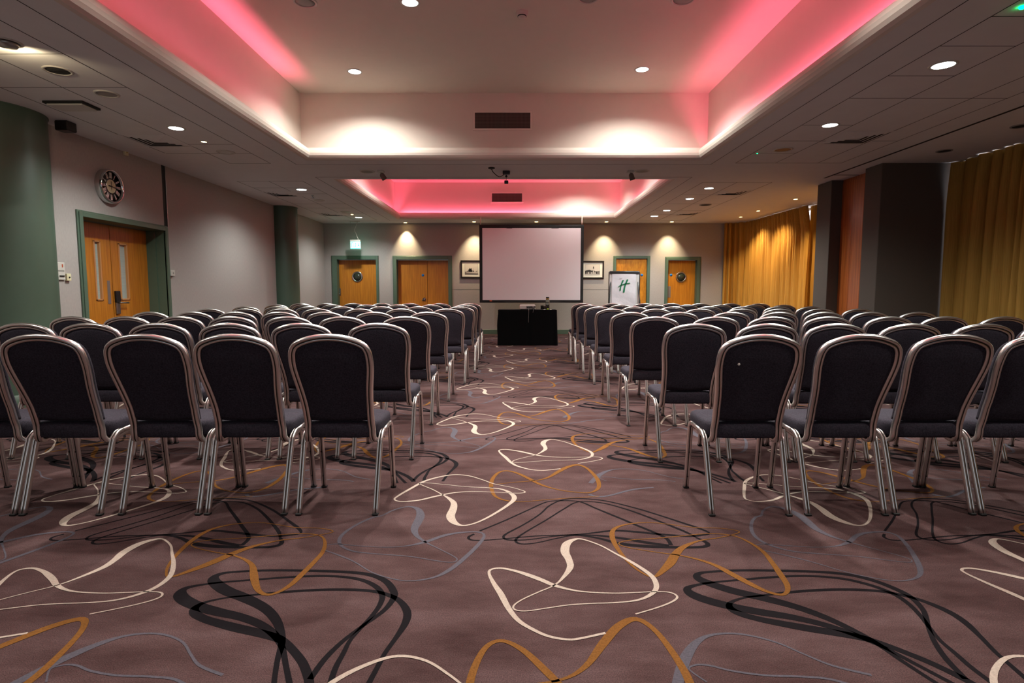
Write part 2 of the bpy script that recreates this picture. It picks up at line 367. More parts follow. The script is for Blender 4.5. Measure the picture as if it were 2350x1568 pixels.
# back-wall doors: (outer x0,x1,top) (leaf x0,x1) recess
BD = [dict(n=1, o=(762, 870, 587), l=(775, 864, 596), rec=0.14),
      dict(n=2, o=(902, 1038, 587), l=(911, 1029, 596), rec=0.14),
      dict(n=3, o=(1406.5, 1491, 587.5), l=(1413, 1484, 593.5), rec=0.02),
      dict(n=4, o=(1525, 1607, 589.5), l=(1532, 1598, 597), rec=0.10)]
holes = []
for d in BD:
    d['X0'] = bx(d['o'][0], 650).x; d['X1'] = bx(d['o'][1], 650).x; d['Z'] = bx(1175, d['o'][2]).z
    d['x0'] = bx(d['l'][0], 650).x; d['x1'] = bx(d['l'][1], 650).x; d['z'] = bx(1175, d['l'][2]).z
    holes.append((d['x0'], d['x1'], -0.01, d['z']))
mb = MB(); wall_cells(mb, [XL - 0.4, XR], [0, ZC + 0.02], holes, lambda u, v: (u, YB, v)); struct(mb.build('wall_back', 'wall_cloth', recalc=False))
mb = MB(); wall_cells(mb, [XL - 0.4, XR], [0, ZC + 0.02], [(-4.4, -0.4, 0.5, 2.8), (0.4, 3.6, 0.5, 2.8)], lambda u, v: (u, YF, v)); struct(mb.build('wall_front', 'wall_cloth', recalc=False))  # unseen wall; its openings are added to let world light in as fill
mb = MB(); mb.box((XR, YF, 0), (XR + 0.1, YB + 0.3, ZC + 0.1)); struct(mb.build('wall_right', 'wall_cloth'))
# left wall with double door
LD0 = at_x(172, 480, XL).y; LD1 = at_x(382, 520, XL).y; LDZ = at_x(172, 480, XL).z
fw = 0.075
mb = MB(); wall_cells(mb, [YF, YB], [0, ZC + 0.02], [(LD0 + fw, LD1 - fw, -0.01, LDZ - fw)], lambda u, v: (XL, u, v)); struct(mb.build('wall_left', 'wall_cloth', recalc=False))
# baseboards
mb = MB()
segs = [XL] + sum([[d['X0'], d['X1']] for d in BD], []) + [5.55]
for a, b in zip(segs[0::2], segs[1::2]): mb.box((a, YB - 0.018, 0), (b, YB, 0.125), bev=0.006)
struct(mb.build('baseboard_back', 'green_paint'))
mb = MB(); mb.box((XL, YF, 0), (XL + 0.018, LD0, 0.125), bev=0.006); mb.box((XL, LD1, 0), (XL + 0.018, YB, 0.125), bev=0.006)
struct(mb.build('baseboard_left', 'green_paint'))
# vertical reveal above the left door and dado line on back wall
yt = at_x(377, 450, XL).y
mb = MB(); mb.box((XL, yt - 0.035, LDZ), (XL + 0.004, yt + 0.03, ZC), 0); mb.box((XL, yt + 0.03, LDZ), (XL + 0.012, yt + 0.045, ZC), 1)
struct(mb.build('trim_1', ['track_dark', 'steel']))
zd = bx(1175, 664.5).z
mb = MB(); mb.box((BD[1]['X1'], YB - 0.002, zd - 0.004), (BD[2]['X0'], YB, zd)); struct(mb.build('trim_2', 'joint_dark'))

def door_back(d):
    root = thing('door_%d' % d['n'], {1: 'oak door with round porthole below the exit sign', 2: 'oak double door beside the left picture',
             3: 'figured oak door behind the flip chart', 4: 'oak door with dark porthole near the gold curtain'}[d['n']], 'door', (0.5 * (d['x0'] + d['x1']), YB, 0), kind='structure')
    rec = d['rec']; X0, X1, Z, x0, x1, z = (d[k] for k in ('X0', 'X1', 'Z', 'x0', 'x1', 'z'))
    mb = MB(); t = 0.035
    for k, (a, dep) in enumerate(((0, t * 0.6), (0.02, t))):
        mb.box((X0 + a, YB - dep, 0), (x0, YB, Z - a), bev=0.004); mb.box((x1, YB - dep, 0), (X1 - a, YB, Z - a), bev=0.004)
        mb.box((x0, YB - dep, z), (x1, YB, Z - a), bev=0.004)
    mb.box((x0 - 0.02, YB, 0), (x0, YB + rec + 0.06, z)); mb.box((x1, YB, 0), (x1 + 0.02, YB + rec + 0.06, z)); mb.box((x0 - 0.02, YB, z), (x1 + 0.02, YB + rec + 0.06, z + 0.02))
    part(mb, 'door_frame', 'green_paint', root)
    yl = YB + rec; wood = 'oak_figured' if d['n'] == 3 else 'oak'
    if d['n'] == 2:
        xm = at_y(981, 640, yl).x
        for a, b in ((x0 + 0.005, xm - 0.004), (xm + 0.004, x1 - 0.005)):
            mb = MB(); mb.box((a, yl, 0.01), (b, yl + 0.045, z - 0.005), bev=0.003); part(mb, 'door_leaf', wood, root)
        mb = MB(); mb.box((xm - 0.03, yl + 0.046, 0.01), (xm + 0.03, yl + 0.056, z - 0.005)); part(mb, 'door_stop', 'joint_dark', root)  # dark strip added behind the leaf gap to block light leaking through
    else:
        mb = MB(); mb.box((x0 + 0.004, yl, 0.01), (x1 - 0.004, yl + 0.045, z - 0.004), bev=0.003); part(mb, 'door_leaf', wood, root)
    def disc(px, py):
        p = at_y(px, py, yl); mb = MB(); mb.lathe([(0.0, -0.004), (0.036, -0.004), (0.036, 0)], p, (0, 1, 0), 24); part(mb, 'blue_sign_disc', 'sign_blue', root)
    def porthole(px, py):
        p = at_y(px, py, yl); mb = MB()
        mb.lathe([(0.105, -0.012), (0.112, -0.022), (0.138, -0.022), (0.148, -0.012), (0.148, 0)], p, (0, 1, 0), 40, caps=False)
        for k in range(6):
            a = k * PI / 3 + 0.3; q = p + Vector((0.127 * math.cos(a), -0.022, 0.127 * math.sin(a))); mb.lathe([(0, -0.004), (0.006, -0.003), (0.008, 0)], q, (0, 1, 0), 8)
        r = part(mb, 'porthole_ring', 'chrome', root)
        mb = MB(); mb.lathe([(0, -0.010), (0.107, -0.010), (0.107, 0)], p, (0, 1, 0), 32); part(mb, 'porthole_glass', 'glass_dark', root)
    if d['n'] == 1:
        porthole(820.5, 635.5)
        p = at_y(779.5, 670, yl); mb = MB(); mb.box((p.x - 0.03, yl - 0.01, p.z - 0.1), (p.x + 0.03, yl, p.z + 0.1), bev=0.004)
        mb.tube([(p.x, yl - 0.01, p.z - 0.05), (p.x, yl - 0.05, p.z - 0.05), (p.x - 0.01, yl - 0.055, p.z - 0.1)], 0.012); part(mb, 'door_handle', 'steel', root)
    if d['n'] == 2:
        disc(970.5, 632)
        p = at_y(974, 687, yl); mb = MB(); mb.lathe([(0.045, 0), (0.045, -0.012), (0, -0.012)], p, (0, 1, 0), 20)
        mb.lathe([(0.02, -0.01), (0.02, -0.03), (0, -0.03)], p + Vector((0.004, 0, -0.004)), (0, 1, 0), 16)
        q = p + Vector((0, -0.03, 0)); mb.prism([q + Vector((-0.07, 0, -0.03)), q + Vector((-0.06, 0, -0.045)), q + Vector((0.02, 0, 0.03)), q + Vector((0.0, 0, 0.05))], (0, 0.02, 0))
        part(mb, 'door_latch', 'chrome', root)
    if d['n'] == 3: disc(1473, 631.5)
    if d['n'] == 4:
        porthole(1563, 636); disc(1540, 631.5)
        a = at_y(1532.5, 657, yl); b = at_y(1538.5, 683, yl); mb = MB(); mb.box((a.x, yl - 0.006, b.z), (b.x, yl, a.z), bev=0.002); part(mb, 'push_plate', 'plate', root)
for d in BD: door_back(d)

def door_left():
    root = thing('door_5', 'oak double door with narrow vision panels below the clock', 'door', (XL, 0.5 * (LD0 + LD1), 0), kind='structure')
    mb = MB(); rec = 0.25; y0, y1, z1 = LD0 + fw, LD1 - fw, LDZ - fw
    for a, dep in ((0, 0.02), (0.02, 0.035)):
        mb.box((XL, LD0 + a, 0), (XL + dep, y0, LDZ - a), bev=0.004); mb.box((XL, y1, 0), (XL + dep, LD1 - a, LDZ - a), bev=0.004); mb.box((XL, y0, z1), (XL + dep, y1, LDZ - a), bev=0.004)
    mb.box((XL - rec - 0.06, y0 - 0.02, 0), (XL, y0, z1)); mb.box((XL - rec - 0.06, y1, 0), (XL, y1 + 0.02, z1)); mb.box((XL - rec - 0.06, y0 - 0.02, z1), (XL, y1 + 0.02, z1 + 0.02))
    mb.box((XL - rec, y1 - 0.015, 0), (XL - rec + 0.13, y1, z1 - 0.001))
    part(mb, 'door_frame', 'green_paint', root)
    xl = XL - rec; ym = at_x(256, 620, xl).y; n = 0
    for (a, b, w0, w1) in ((y0 + 0.004, ym - 0.002, (212, 551.5), (237, 690)), (ym + 0.002, y1 - 0.004, (269.5, 558), (297.6, 688))):
        A = at_x(w0[0], w0[1], xl); B = at_x(w1[0], w1[1], xl)
        wy0, wy1, wz0, wz1 = A.y, B.y, 1.03, 1.79
        mb = MB()
        hole = (wy0 + 0.02, wy1 - 0.02, wz0 + 0.02, wz1 - 0.02)
        for sgn in (0, -0.045): wall_cells(mb, [a, b], [0.01, z1 - 0.004], [hole], lambda u, v, s_=sgn: (xl + s_, u, v))
        mb.box((xl - 0.045, a, 0.01), (xl, a + 0.003, z1 - 0.004)); mb.box((xl - 0.045, b - 0.003, 0.01), (xl, b, z1 - 0.004)); mb.box((xl - 0.045, a, z1 - 0.008), (xl, b, z1 - 0.004))
        leaf = part(mb, 'door_leaf', 'oak', root)
        mb = MB()
        for (p0, p1, q0, q1) in ((wy0, wy0 + 0.022, wz0, wz1), (wy1 - 0.022, wy1, wz0, wz1), (wy0, wy1, wz0, wz0 + 0.022), (wy0, wy1, wz1 - 0.022, wz1)):
            mb.box((xl - 0.045, p0, q0), (xl + 0.012, p1, q1), bev=0.004)
        part(mb, 'vision_panel_bead', 'oak_lip', root)
        mb = MB(); mb.box((xl - 0.03, wy0 + 0.015, wz0 + 0.015), (xl - 0.02, wy1 - 0.015, wz1 - 0.015)); part(mb, 'vision_panel_glass', 'frosted_glass', root)
    a = at_x(245, 644, xl); b = at_x(255, 698, xl); mb = MB(); mb.box((xl, a.y, 0.985), (xl + 0.005, b.y, 1.29), bev=0.002); part(mb, 'push_plate', 'plate', root)
    a = at_x(262, 668, xl); b = at_x(274, 720, xl); ya, yb = a.y, b.y
    mb = MB(); mb.box((xl, ya, 0.85), (xl + 0.025, yb, 1.03), 0, bev=0.005); mb.box((xl, ya - 0.005, 1.0), (xl + 0.035, yb, 1.155), 1, bev=0.006)
    ymid = 0.5 * (ya + yb); mb.tube([(xl + 0.02, ymid, 1.0), (xl + 0.06, ymid, 1.0), (xl + 0.065, ymid + 0.02, 1.0), (xl + 0.065, ymid + 0.14, 0.998)], 0.011, mi=0)
    part(mb, 'door_lock', ['steel', 'black_plastic'], root)
door_left()

# ------------------------------------------------------------------ columns, piers, panelling
for (cx, cy, r, lab) in ((-5.26, 5.84, 0.497, 'thick round green column beside the left double door'), (-4.93, 12.42, 0.30, 'slim round green column on the left wall near the back corner')):
    mb = MB(); mb.lathe([(r, 0), (r, ZC + 0.005)], (0, 0, 0), n=64, caps=False); mb.lathe([(r + 0.012, 0), (r + 0.012, 0.12), (r, 0.13)], (0, 0, 0), n=64, caps=False)
    mb.lathe([(r, ZC - 0.012), (r + 0.01, ZC - 0.008), (r + 0.01, ZC)], (0, 0, 0), n=64, caps=False)
    o = mb.build('round_column', 'column_green'); o.location = (cx, cy, 0); struct(o, lab, 'column')
PN = at_z(2025, 374, ZC); P2 = at_z(1909, 414, ZC)
mb = MB(); mb.box((PN.x, PN.y, 0), (XR, PN.y + 0.38, ZC), bev=0.006); struct(mb.build('square_pier', 'pier_paint'), 'dark grey pier beside the near olive curtain', 'pier')
mb = MB(); mb.box((P2.x, P2.y, 0), (XR, P2.y + 0.42, ZC), bev=0.006); struct(mb.build('square_pier', 'pier_paint'), 'dark grey pier beside the far gold curtain', 'pier')
XW = 5.37
mb = MB(); n = 12; ya, yb = PN.y + 0.38, P2.y
for k in range(3):
    a = ya + (yb - ya) * k / 3; b = ya + (yb - ya) * (k + 1) / 3; mb.box((XW, a + 0.0015, 0), (XW + 0.06, b - 0.0015, ZC - 0.05), bev=0.003)
mb.box((XW + 0.01, ya, ZC - 0.05), (XW + 0.06, yb, ZC))
o = mb.build('wall_panel', 'cherry'); struct(o, 'polished red-brown timber panel between the two dark piers', 'panel')

# ------------------------------------------------------------------ ceiling with two coffers
HOLES = [(-2.75, 2.54, 0.3, 7.93), (-2.78, 2.54, 9.42, 14.39)]
def ceiling():
    mb = MB(); e = 0.085
    hs = [(a - e, b + e, c - e, d + e) for a, b, c, d in HOLES]
    wall_cells(mb, [XL - 0.4, XR], [YF, YB + 0.3], hs, lambda u, v: (u, v, ZC))
    # fine tile joints
    def jl(x0, y0, x1, y1, w=0.006, mi=1): mb.box((min(x0, x1) - (w / 2 if x0 == x1 else 0), min(y0, y1) - (w / 2 if y0 == y1 else 0), ZC - 0.0015), (max(x0, x1) + (w / 2 if x0 == x1 else 0), max(y0, y1) + (w / 2 if y0 == y1 else 0), ZC - 0.0005), mi)
    def rect(x0, x1, y0, y1): jl(x0, y0, x0, y1); jl(x1, y0, x1, y1); jl(x0, y0, x1, y0); jl(x0, y1, x1, y1)
    rect(-3.06, 2.82, 0.0, 8.27); rect(-3.1, 2.84, 9.16, 14.66)
    for x in (-3.4, -3.97, -4.52): jl(x, 0.5, x, 8.2 if x > -4 else 7.6)
    for y in (1.1, 2.8, 4.49, 5.2, 7.15, 7.62): jl(-4.52, y, -3.4, y)
    jl(-3.4, 8.2, -3.97, 8.2)
    for x in (-3.42, -3.98, -4.5): jl(x, 9.5, x, 14.6)
    for y in (9.5, 10.1, 10.7, 11.9, 12.5, 13.3, 13.9, 14.6): jl(-4.5, y, -3.42, y)
    for x in (3.14, 3.70, 4.29, 4.62): jl(x, 0.5, x, 8.18)
    for y in (1.6, 2.75, 3.9, 4.35, 4.93, 5.48, 6.35, 7.0, 7.6, 8.18): jl(3.14, y, 3.70 if y not in (7.0, 8.18, 5.48) else 4.62, y)
    for x in (3.15, 3.72, 4.3): jl(x, 9.6, x, 14.7)
    for y in (9.6, 10.8, 11.9, 12.9, 13.5, 14.7): jl(3.15, y, 4.3, y)
    jl(4.97, YF, 4.97, 9.25, 0.04, 2)
    jl(4.97, 9.0, 5.9, 9.0, 0.03, 2)
    o = mb.build('ceiling', ['ceiling_paint', 'joint_dark', 'track_dark'], recalc=False); struct(o)
    t = 2
    for (a, b, c, d) in HOLES:
        mb = MB(); prof = []
        for k in range(9):
            an = -PI / 2 + PI * k / 8; prof.append((-e + e * math.cos(an), 3.03 + e * math.sin(an)))
        prof += [(-e - 0.005, 3.115), (-e - 0.005, 3.02), (-0.17, 3.02)]
        rings = []
        for o_, z in prof: rings.append([(a + o_, c + o_, z), (b - o_, c + o_, z), (b - o_, d - o_, z), (a + o_, d - o_, z)])
        for r0, r1 in zip(rings, rings[1:]):
            for i in range(4):
                j = (i + 1) % 4; mb.add([r0[i], r0[j], r1[j], r1[i]], [(0, 1, 2, 3)], 0, True)
        t += 1; ob = mb.build('trim_%d' % t, 'coffer_paint', recalc=False); struct(ob)
        # keep mitres crisp
        mb = MB(); w = 0.17
        r0 = [(a - w, c - w), (b + w, c - w), (b + w, d + w), (a - w, d + w)]
        for i in range(4):
            j = (i + 1) % 4; mb.add([(*r0[i], 3.02), (*r0[j], 3.02), (*r0[j], ZU), (*r0[i], ZU)], [(0, 1, 2, 3)])
        mb.add([(*p, ZU) for p in r0], [(0, 1, 2, 3)])
        ob = mb.build('ceiling', 'coffer_paint', recalc=False); struct(ob)
ceiling()

# ------------------------------------------------------------------ ceiling fittings
LIGHTS = []
def spot(loc, W, col, size=110, blend=0.7, rad=0.05, aim=None):
    l = bpy.data.lights.new('lamp', 'SPOT'); l.energy = W; l.color = col; l.spot_size = math.radians(size); l.spot_blend = blend; l.shadow_soft_size = rad
    o = bpy.data.objects.new('lamp', l); C.objects.link(o); o.location = loc
    if aim is not None:
        d = Vector(aim) - Vector(loc); o.rotation_euler = d.to_track_quat('-Z', 'Y').to_euler()
    return o
def disk(loc, W, col, rad):
    l = bpy.data.lights.new('lamp', 'AREA'); l.shape = 'DISK'; l.size = rad * 2; l.energy = W; l.color = col
    o = bpy.data.objects.new('lamp', l); C.objects.link(o); o.location = loc; return o
COOL = (0.93, 1.0, 0.95); WARM = (1.0, 0.80, 0.50); NEUT = (1.0, 0.95, 0.88)
def downlight(p, r, label, group, lit='white', W=90, col=COOL, size=125, blend=0.8):
    root = thing('downlight', label, 'ceiling light', tuple(p), group)
    mb = MB(); mb.lathe([(r * 0.86, 0.0), (r * 0.88, -0.006), (r * 1.08, -0.006), (r * 1.14, 0.0)], (0, 0, 0), n=32, caps=False); mb.build('trim_ring', 'white_plastic', root)
    mb = MB(); mb.lathe([(0, -0.004), (r * 0.88, -0.004), (r * 0.88, 0)], (0, 0, 0), n=32); mb.build('lens', {'white': 'lens_white', 'warm': 'lens_warm', 'off': 'lens_off', 'dark': 'vent_dark'}[lit], root)
    if W: spot((p[0], p[1], p[2] - 0.02), W, col, size, blend, r * 0.7)
    return root
WD = 120
for (px, py, z, r, lab) in ((404, 294, ZC, 0.085, 'bright white downlight in the left tiles beyond the big square vent'), (692, 435, ZC, 0.095, 'bright white downlight in the left tiles above the slim green column'), (823, 499, ZC, 0.095, 'bright white downlight just above the exit sign'),
        (2165, 149, ZC, 0.09, 'large bright downlight highest in the right tiles'), (1905, 287, ZC, 0.085, 'bright downlight beside the square vent in the right tiles'),
        (1627, 432, ZC, 0.085, 'bright downlight nearest the far right vent before the piers'), (1583, 456, ZC, 0.085, 'bright downlight second of the far right line of four'), (1530, 483, ZC, 0.085, 'bright downlight third of the far right line of four'), (1502, 496, ZC, 0.095, 'bright downlight above the flip chart door, last of four')):
    downlight(at_z(px, py, z), r, lab, 'bright downlights in the flat ceiling', W=WD, size=150, blend=0.7)
for (px, py, lab) in ((814, 164, 'bright downlight in the large coffer near its left back corner'), (1474, 159, 'bright downlight in the large coffer near its right back corner'), (941, 5, 'bright downlight at the top edge of the picture inside the large coffer')):
    WC = 330 if py < 50 else 115
    downlight(at_z(px, py, ZU), 0.085, lab, 'bright downlights in the large coffer', W=WC, col=NEUT, size=146, blend=0.6)
# unseen lamps added ahead of and behind the viewer to light the floor
for (x, y, z, W) in ((1.2, 5.3, ZU, 80), (-1.6, 3.9, ZU, 58), (1.5, 3.9, ZU, 58), (-1.0, 1.8, ZU, 20), (1.0, 1.8, ZU, 20), (-3.7, 2.4, ZC, 24), (3.5, 1.9, ZC, 24), (0, -1.2, ZC, 12)):
    spot((x, y, z - 0.02), W * 3.4, NEUT, 118 if z > 3 else 150, 0.6, 0.07)
for (x, y, W) in ((1.7, 13.7, 85), (1.7, 11.3, 70), (-1.9, 11.3, 70)):   # far coffer, above the line of sight
    spot((x, y, ZU - 0.02), W, NEUT, 150, 0.55, 0.07)
# small warm spots
for (px, py, lab) in ((468, 325, 'tiny warm spot lamp beside the left square vent'), (808, 492, 'tiny warm spot lamp beside the downlight over the exit sign')):
    downlight(at_z(px, py, ZC), 0.035, lab, 'small warm spots on the left', 'warm', 14, WARM, 90)
WW = []
for i, (px, py) in enumerate(((930, 511), (1088, 509), (1231, 509), (1392, 509), (1542, 509))):
    p = at_z(px, py, ZC); WW.append(p)
    labs = ('small warm wall spot above the double oak door', 'small warm wall spot above the left picture', 'small warm wall spot above the middle of the projection screen', 'small warm wall spot above the right picture', 'small warm wall spot above the rightmost door')
    root = thing('wall_spot', labs[i], 'ceiling light', (p.x, min(p.y, YB - 0.18), ZC), 'warm wall spots along the back')
    mb = MB(); mb.lathe([(0.045, 0.0), (0.045, -0.005), (0.06, -0.005), (0.064, 0.0)], n=24, caps=False); mb.build('trim_ring', 'white_plastic', root)
    mb = MB(); mb.lathe([(0, -0.004), (0.046, -0.004), (0.046, 0)], n=24); mb.build('lens', 'lens_warm', root)
    q = Vector(root.location)
    spot((q.x, q.y, ZC - 0.03), 95, (1.0, 0.80, 0.48), 70, 1.0, 0.02, aim=(q.x, YB + 0.12, 1.5))
for i, (px, py) in enumerate(((1700, 498), (1740, 484), (1826, 457), (1895, 435))):
    p = at_z(px, py, ZC)
    labs = ('small warm curtain spot nearest the back wall', 'small warm curtain spot second from the back wall', 'small warm curtain spot third from the back wall', 'small warm curtain spot touching the far dark pier')
    root = thing('wall_spot', labs[i], 'ceiling light', tuple(p), 'warm spots above the gold curtain')
    mb = MB(); mb.lathe([(0.035, 0.0), (0.035, -0.005), (0.05, -0.005), (0.054, 0.0)], n=24, caps=False); mb.build('trim_ring', 'white_plastic', root)
    mb = MB(); mb.lathe([(0, -0.004), (0.036, -0.004), (0.036, 0)], n=24); mb.build('lens', 'lens_warm', root)
    spot((p.x, p.y, ZC - 0.03), 105, (1.0, 0.74, 0.40), 110, 0.9, 0.02, aim=(6.2, p.y, 0.0))
# unlit discs: speakers, unlit downlights
def disc_speaker(p, r, label, group, m='grey_plastic', ring='white_plastic', up=-1):
    root = thing('ceiling_speaker', label, 'speaker', tuple(p), group)
    mb = MB(); mb.lathe([(r * 0.82, -0.004), (r * 0.84, -0.010), (r, -0.008), (r * 1.03, 0)], n=32, caps=False); mb.build('trim_ring', ring, root)
    mb = MB(); mb.lathe([(0, -0.008), (r * 0.5, -0.007), (r * 0.84, -0.004), (r * 0.84, 0)], n=32); mb.build('grille', m, root)
g = 'round ceiling speakers'
disc_speaker(at_z(245, 215, ZC), 0.10, 'grey round speaker in the left tiles beyond the dark open fitting', g)
disc_speaker(at_z(518, 349, ZC), 0.11, 'pale round speaker in the left tiles beside the coffer corner', g, 'white_plastic')
disc_speaker(at_z(733, 459.5, ZC), 0.10, 'pale round speaker just beyond the downlight above the slim column', g, 'white_plastic')
disc_speaker(at_z(793, 486, ZC), 0.11, 'pale round speaker nearest the exit sign', g, 'white_plastic')
disc_speaker(at_z(1797, 343, ZC), 0.115, 'amber tinted round speaker in the right tiles', g, 'amber_disc')
disc_speaker(at_z(1619, 470, ZC), 0.12, 'dark round speaker among the far right downlights', g, 'vent_dark', 'grey_plastic')
disc_speaker(at_z(2167, 346, ZC), 0.09, 'dark round speaker above the near curtain corner', g, 'vent_dark', 'grey_plastic')
disc_speaker(at_z(2342, 289, ZC), 0.09, 'dark round speaker at the right edge of the picture', g, 'vent_dark', 'grey_plastic')
disc_speaker(at_z(843, 393.5, ZC), 0.11, 'grey round speaker on the beam beside the left spotlight', g)
disc_speaker(at_z(1473, 392.5, ZC), 0.11, 'grey round speaker on the beam beside the right spotlight', g)
disc_speaker(at_z(700, 4, ZU), 0.11, 'grey round speaker in the large coffer near its left side', g)
disc_speaker(at_z(1568, -2, ZU), 0.11, 'rosy round speaker in the large coffer near its right side', g)
disc_speaker(at_z(1350, -5, ZU), 0.10, 'rosy round speaker in the large coffer right of the smoke detector', g)
downlight(at_z(133, 162, ZC), 0.095, 'unlit open downlight with a dark hole in the left tiles', 'unlit downlights', 'dark', 0)
p = at_z(16, 97, ZC); root = downlight(p, 0.085, 'tilted metal downlight casting a warm wedge at the left picture edge', 'unlit downlights', 'off', 0)
mb = MB(); mb.lathe([(0.075, -0.006), (0.06, -0.03), (0.02, -0.042), (0, -0.044)], (0, 0, 0), n=24); mb.build('tilted_lamp', 'steel', root)
spot((p.x, p.y, ZC - 0.06), 8, WARM, 150, 0.6, 0.03, aim=(p.x - 0.3, p.y + 1.0, ZC - 0.16))
# smoke detector
p = at_z(1198, 28, ZU); root = thing('smoke_detector', 'white smoke detector in the middle of the large coffer', 'smoke detector', tuple(p))
mb = MB(); mb.lathe([(0.06, 0), (0.06, -0.018), (0.052, -0.022)], n=28, caps=False); mb.build('base', 'white_plastic', root)
mb = MB(); mb.lathe([(0.052, -0.020), (0.05, -0.034), (0.044, -0.036), (0.044, -0.042), (0.04, -0.044), (0.03, -0.056), (0.0, -0.062)], n=28, caps=False, mis=[0, 0, 1, 1, 0, 0]); mb.build('sensor_head', ['white_plastic', 'vent_dark'], root)
# sprinkler
p = at_z(718, 449, ZC); root = thing('ceiling_sprinkler', 'small white sprinkler head beside the downlight above the slim column', 'sprinkler', tuple(p))
mb = MB(); mb.lathe([(0.035, 0), (0.03, -0.008), (0.012, -0.012), (0.012, -0.04), (0.028, -0.045), (0, -0.048)], n=16); mb.build('head', 'chrome', root)
# square diffusers
def diffuser(px, py, s, label):
    p = at_z(px, py, ZC); root = thing('square_vent', label, 'air vent', tuple(p), 'square ceiling air vents')
    mb = MB(); h = s / 2
    def frame(o, i, z0, z1, mi=0):
        for k in range(4):
            a = [(-o, -o), (o, -o), (o, o), (-o, o)]; b = [(-i, -i), (i, -i), (i, i), (-i, i)]; j = (k + 1) % 4
            mb.add([(*a[k], z0), (*a[j], z0), (*b[j], z1), (*b[k], z1)], [(0, 1, 2, 3)], mi)
    frame(h, h * 0.88, -0.002, -0.006); mb.build('frame', 'ceiling_paint', root, recalc=False)
    mb = MB(); mb.box((-h * 0.9, -h * 0.9, -0.001), (h * 0.9, h * 0.9, -0.0005)); mb.build('backing', 'vent_dark', root)
    mb = MB()
    for k in range(4): q = h * (0.86 - 0.19 * k); frame(q, q - h * 0.145, -0.003, -0.011)
    mb.add([(-h * 0.16, -h * 0.2, -0.008), (h * 0.16, -h * 0.2, -0.008), (h * 0.16, h * 0.2, -0.008), (-h * 0.16, h * 0.2, -0.008)], [(0, 1, 2, 3)])
    mb.build('louvres', 'ceiling_paint', root, recalc=False)
diffuser(360, 323, 0.56, 'large square air vent in the left tiles beyond the clock'); diffuser(648, 445, 0.56, 'square air vent left of the downlight above the slim column'); diffuser(762, 491.5, 0.56, 'square air vent nearest the back left corner')
diffuser(1965, 316, 0.56, 'large square air vent in the right tiles before the piers'); diffuser(1680, 442, 0.56, 'square air vent right of the far line of downlights'); diffuser(1577, 490, 0.56, 'square air vent nearest the back right corner')
# grilles on coffer upstands
for i, (x0, x1, y0, y1, Y, lab) in enumerate(((1090, 1217, 259, 295, HOLES[0][3] + 0.17, 'wide mesh air grille on the back face of the large coffer'), (1129, 1198, 444, 463, HOLES[1][3] + 0.17, 'wide mesh air grille on the back face of the far coffer'))):
    a = at_y(x0, y0, Y); b = at_y(x1, y1, Y); root = thing('air_grille', lab, 'air vent', ((a.x + b.x) / 2, Y, (a.z + b.z) / 2), 'coffer air grilles')
    mb = MB(); w = 0.03
    mb.box((a.x - w, Y - 0.012, b.z - w), (b.x + w, Y, b.z), bev=0.003); mb.box((a.x - w, Y - 0.012, a.z), (b.x + w, Y, a.z + w), bev=0.003)
    mb.box((a.x - w, Y - 0.012, b.z), (a.x, Y, a.z), bev=0.003); mb.box((b.x, Y - 0.012, b.z), (b.x + w, Y, a.z), bev=0.003); part(mb, 'frame', 'coffer_paint', root)
    mb = MB(); mb.box((a.x, Y - 0.002, b.z), (b.x, Y - 0.001, a.z)); part(mb, 'backing', 'vent_dark', root)
    mb = MB(); nx, nz = 44, 13
    for k in range(1, nx): x = a.x + (b.x - a.x) * k / nx; mb.box((x - 0.0032, Y - 0.008, b.z), (x + 0.0032, Y - 0.002, a.z))
    for k in range(1, nz): z = b.z + (a.z - b.z) * k / nz; mb.box((a.x, Y - 0.008, z - 0.0032), (b.x, Y - 0.002, z + 0.0032))
    part(mb, 'mesh', 'grille', root)
# beam spotlights, junction box
for px, py, lab, dx in ((874, 392, 'small tilted spotlight on the beam left of centre', 0.05), (1447, 392, 'small tilted spotlight on the beam right of centre', 0.03)):
    p = at_z(px, py, ZC); root = thing('beam_spotlight', lab, 'spotlight', tuple(p), 'spotlights on the beam')
    mb = MB(); mb.box((-0.05, -0.04, -0.03), (0.05, 0.04, 0), bev=0.006); mb.build('base', 'white_plastic', root)
    mb = MB(); mb.tube([(0, 0, -0.03), (0, 0, -0.06)], 0.008); mb.build('stem', 'grey_plastic', root)
    mb = MB(); mb.lathe([(0.02, -0.05), (0.035, -0.03), (0.04, 0.05), (0, 0.05)], (dx * 0.6, 0, -0.085), (dx / 0.09, 0.2, -0.9), 16); mb.build('lamp_head', 'grille', root)
p = at_z(1128, 385, ZC); q = at_z(1162, 393, ZC); root = thing('projector_mount', 'black projector mount with looped cable on the beam centre', 'ceiling mount', (q.x, q.y, ZC))
mb = MB(); mb.lathe([(0.05, 0), (0.05, -0.012), (0.03, -0.02), (0, -0.02)], p - Vector((q.x, q.y, ZC)), n=16); mb.build('cable_rose', 'black_plastic', root)
mb = MB(); d = p - q; mb.tube(smooth_path([(d.x, d.y, -0.02), (d.x + 0.03, d.y, -0.07), (d.x * 0.5, d.y * 0.6, -0.11), (-0.05, 0, -0.06), (-0.02, 0, -0.035)], 6), 0.006); mb.build('cable', 'black_plastic', root)
mb = MB(); mb.box((-0.055, -0.05, -0.05), (0.055, 0.05, 0), bev=0.008); mb.build('junction_box', 'black_plastic', root)
